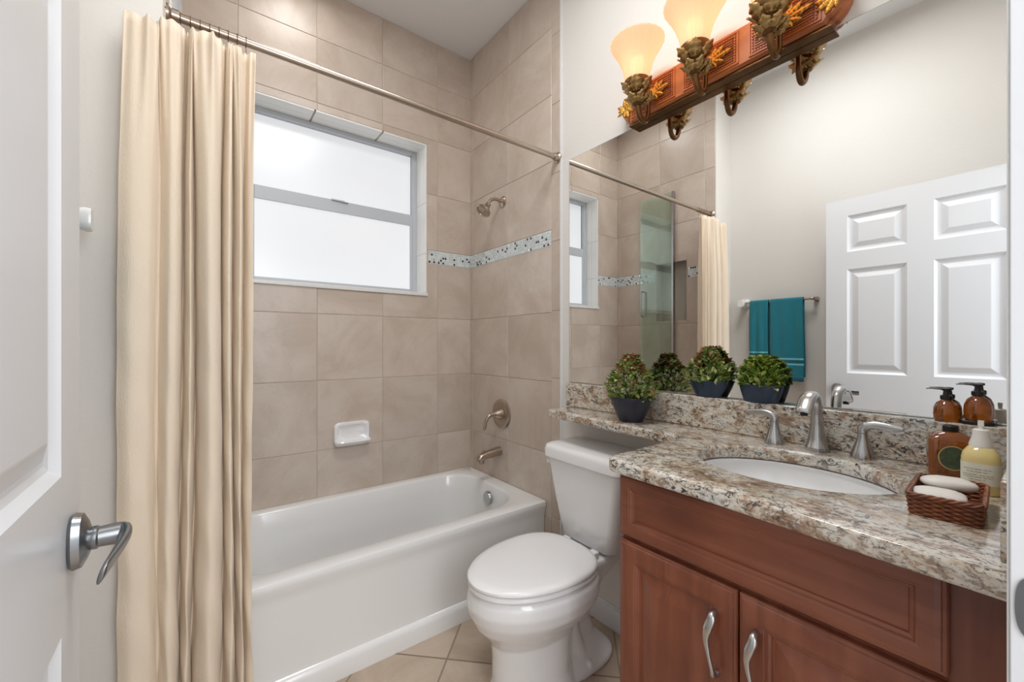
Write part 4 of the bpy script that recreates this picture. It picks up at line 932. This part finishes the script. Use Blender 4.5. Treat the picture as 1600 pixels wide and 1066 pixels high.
plant(1.4065, 0.738, 1.0493, 0.044, 0.066, 0.056, 0.37, 'middle potted plant with a rusty red top, in a blue pot on the splashback', 'teal_navy', 0.088, 0.125, cone, 560, 0.20, 5, 'leaf', 0.40)
plant(1.4065, 0.570, 1.0493, 0.050, 0.064, 0.056, 0.40, 'all-green round potted plant nearest the faucet, in a dark blue pot on the splashback', 'teal_navy', 0.074, 0.098, dome, 560, 0, 7, 'leaf_light', 0.44)

# ------------------------------------------------------------------ soap bottles, basket
def brk(rx, ry, z, e=5, n=40, cx_=0, cy_=0): return sell(cx_, cy_, rx, ry, z, n, e)
am = empty('amber_bottle', 'square amber glass bottle with a round dark label and golden rim, behind the basket', 'bottle', loc=(1.320, 0.148, CT), rz=0.25)
bm = bmesh.new(); loft(bm, [brk(0.026, 0.033, 0), brk(0.029, 0.037, 0.003), brk(0.029, 0.037, 0.078), brk(0.026, 0.034, 0.088, 4), brk(0.016, 0.019, 0.096, 3), brk(0.012, 0.012, 0.099, 2)]); obj('bottle_body', bm, 'amber', am, auto=50)
bm = bmesh.new(); lathe(bm, [(0.012, 0.098), (0.013, 0.100), (0.013, 0.110), (0.011, 0.112)], n=24); obj('bottle_cap', bm, 'black', am, auto=40)
bm = bmesh.new()
def disc(bm, r, x, mi, n=36): bm.faces.new([bm.verts.new((x, r*math.cos(2*PI*i/n), 0.045+r*1.12*math.sin(2*PI*i/n))) for i in range(n)]).material_index = mi
disc(bm, 0.0235, -0.0297, 1); disc(bm, 0.0215, -0.0300, 0)
tag(obj('bottle_label', bm, ['label_dark', 'label_gold'], am), 'round dark green label with a golden rim')
cb = empty('cream_bottle', 'round-shouldered pale yellow soap bottle with a white cap and white label', 'bottle', loc=(1.222, 0.096, CT))
bm = bmesh.new(); loft(bm, [brk(0.023, 0.024, 0, 3), brk(0.026, 0.0265, 0.004, 3), brk(0.026, 0.0265, 0.068, 3), brk(0.024, 0.0245, 0.078, 2.6), brk(0.017, 0.018, 0.088, 2.2), brk(0.014, 0.014, 0.091, 2)]); obj('bottle_body', bm, 'cream_liquid', cb, auto=50)
bm = bmesh.new(); lathe(bm, [(0.0165, 0.089), (0.0165, 0.094), (0.012, 0.110), (0.0115, 0.122), (0.009, 0.124)], n=28); lathe(bm, [(0.004, 0.122), (0.004, 0.133)], n=12); box(bm, -0.004, 0.004, -0.004, 0.004, 0.130, 0.140); obj('bottle_cap', bm, 'whiteplastic', cb, auto=40)
bm = bmesh.new(); e3 = brk(0.0264, 0.0269, 0, 3, 80); idx = [i for i in range(80) if e3[i][0] < 0.006]
lo = [bm.verts.new((e3[i][0], e3[i][1], 0.020)) for i in idx]; hi = [bm.verts.new((e3[i][0], e3[i][1], 0.060)) for i in idx]
for a in range(len(idx)-1): bm.faces.new((lo[a], lo[a+1], hi[a+1], hi[a]))
lb = obj('bottle_label', bm, 'label_white', cb, smooth=True); tag(lb, 'white paper label')
bm = bmesh.new(); e4 = brk(0.0266, 0.0271, 0, 3, 160)
for z, s0, s1 in ((0.048, 62, 92), (0.043, 66, 88), (0.037, 60, 94), (0.033, 60, 94), (0.028, 70, 84)):
    for i in range(s0, s1):
        if (i*7+int(z*1000)) % 5 == 0: continue
        bm.faces.new([bm.verts.new(p) for p in ((e4[i][0], e4[i][1], z), (e4[i+1][0], e4[i+1][1], z), (e4[i+1][0], e4[i+1][1], z+0.0016), (e4[i][0], e4[i][1], z+0.0016))])
obj('label_print', bm, 'label_ink', lb)
def pump(x, y, lab, sc_, lift, rot, base):
    t = empty('pump_bottle', lab, 'bottle', 'small amber pump bottles on the splashback', loc=(x, y, 1.0493), rz=rot); z = 0
    if base:
        bm = bmesh.new(); loft(bm, [brk(0.020, 0.027, 0, 5), brk(0.020, 0.027, base, 5)]); obj('bottle_stand', bm, 'black', t, bevel=0.001); z = base
    bm = bmesh.new(); s = sc_
    lathe(bm, [(0.019*s, z), (0.0215*s, z+0.003), (0.0225*s, z+0.018*lift), (0.0215*s, z+0.032*lift), (0.017*s, z+0.043*lift), (0.0085*s, z+0.050*lift), (0.0085*s, z+0.052*lift)], n=36, flute=0.012, fn=12); obj('bottle_body', bm, 'amber', t, smooth=True)
    zt = z+0.051*lift; bm = bmesh.new(); lathe(bm, [(0.0105*s, zt), (0.0105*s, zt+0.009), (0.006, zt+0.011), (0.005, zt+0.020), (0.008, zt+0.021), (0.008, zt+0.026), (0.003, zt+0.027)], n=20)
    tube(bm, [(0, 0, zt+0.0235), (0, 0.02, zt+0.0245), (0, 0.034, zt+0.0235)], [(0.0045, 0.0025), (0.0035, 0.002), (0.002, 0.0012)], 10); obj('pump_head', bm, 'black', t, auto=40); return t
pump(1.412, 0.1655, 'small amber pump bottle, the left of the two above the square amber bottle', 1.0, 1.0, 0.0, 0)
pump(1.4115, 0.1155, 'small amber pump bottle on a black stand, the rightmost and taller one', 1.0, 1.12, 0.0, 0.008)
def even(ring, n):
    P = [Vector(p) for p in ring]; P.append(P[0]); L_ = [0]
    for a, b_ in zip(P[:-1], P[1:]): L_.append(L_[-1]+(b_-a).length)
    out = []; k = 0
    for i in range(n):
        t = L_[-1]*i/n
        while L_[k+1] < t or L_[k+1]-L_[k] < 1e-9: k += 1
        out.append(tuple(P[k].lerp(P[k+1], (t-L_[k])/(L_[k+1]-L_[k]))))
    return out
bk = empty('wicker_basket', 'small rectangular brown wicker basket holding two soap bars', 'basket', loc=(1.050, 0.121, CT), rz=math.radians(3))
bm = bmesh.new(); bx, by, bh = 0.081, 0.044, 0.033
for k in range(9):
    z = 0.002+bh*k/9; s = 0.93+0.07*k/9; pts = []
    ring = even(rect_ring(-bx*s, bx*s, -by*s, by*s, 0.008, z, 88), 160)
    rings = []
    m_ = len(ring)
    c = [Vector((0, 0, 0))]
    P_ = [Vector(p)*1 for p in ring]
    for i, p in enumerate(P_):
        nrm = Vector((p.x/bx, p.y/by, 0)).normalized(); P_[i] = p+nrm*(0.0020*math.sin(2*PI*i/8+PI*k))
    vs_ = []
    for i, p in enumerate(P_):
        d = (P_[(i+1) % m_]-P_[i-1]).normalized(); o_ = Vector((d.y, -d.x, 0)); r = 0.0021
        vs_.append([bm.verts.new(p+o_*(r*math.cos(t))+Vector((0, 0, r*math.sin(t)))) for t in (0, PI/3, 2*PI/3, PI, 4*PI/3, 5*PI/3)])
    for i in range(m_):
        A, B = vs_[i], vs_[(i+1) % m_]
        for q in range(6): bm.faces.new((A[q], A[(q+1) % 6], B[(q+1) % 6], B[q]))
box(bm, -bx*0.92, bx*0.92, -by*0.9, by*0.9, 0.0005, 0.004); obj('basket_weave', bm, 'wicker', bk, smooth=False)
bm = bmesh.new(); rim = even(rect_ring(-bx, bx, -by, by, 0.009, bh+0.002, 88), 160); k_ = 0
for ph in (0, 2.1, 4.2):
    pts = []
    for i, p in enumerate(rim+rim[:1]):
        a = ph+i*0.55; nrm = Vector((p[0]/bx, p[1]/by, 0)).normalized(); pts.append(Vector(p)+nrm*0.0022*math.cos(a)+Vector((0, 0, 0.0022*math.sin(a))))
    tube(bm, pts, 0.0022, 6, raw=True)
obj('basket_rim', bm, 'wicker', bk, smooth=True)
def soap(x, y, z, rz, tilt, lab, L_, W_, T_):
    bm = bmesh.new(); rings = []
    for k in range(9):
        t = -1+2*k/8; s = (1-abs(t)**2.6)**0.45 if abs(t) < 1 else 0.22; s = max(s, 0.22); rings.append([(p[0], p[1], t*T_) for p in sell(0, 0, L_*(0.86+0.14*s)*max(s, .5), W_*s, 0, 40, 3.2)])
    loft(bm, rings); bmesh.ops.transform(bm, matrix=Matrix.Rotation(tilt, 4, 'X'), verts=bm.verts[:]); o = obj('soap_bar', bm, 'soap', None, smooth=True); o.location = (x, y, z); o.rotation_euler = (0, 0, rz); tag(o, lab, 'soap', 'soap bars in the basket'); return o
soap(1.072, 0.123, CT+0.040, math.radians(18)+PI/2, 0.10, 'larger white soap bar lying on top at the back of the wicker basket', 0.036, 0.026, 0.012)
soap(1.018, 0.128, CT+0.029, math.radians(8)+PI/2, -0.12, 'smaller white soap bar at the front of the wicker basket', 0.034, 0.022, 0.011)

bpy.context.view_layer.update()
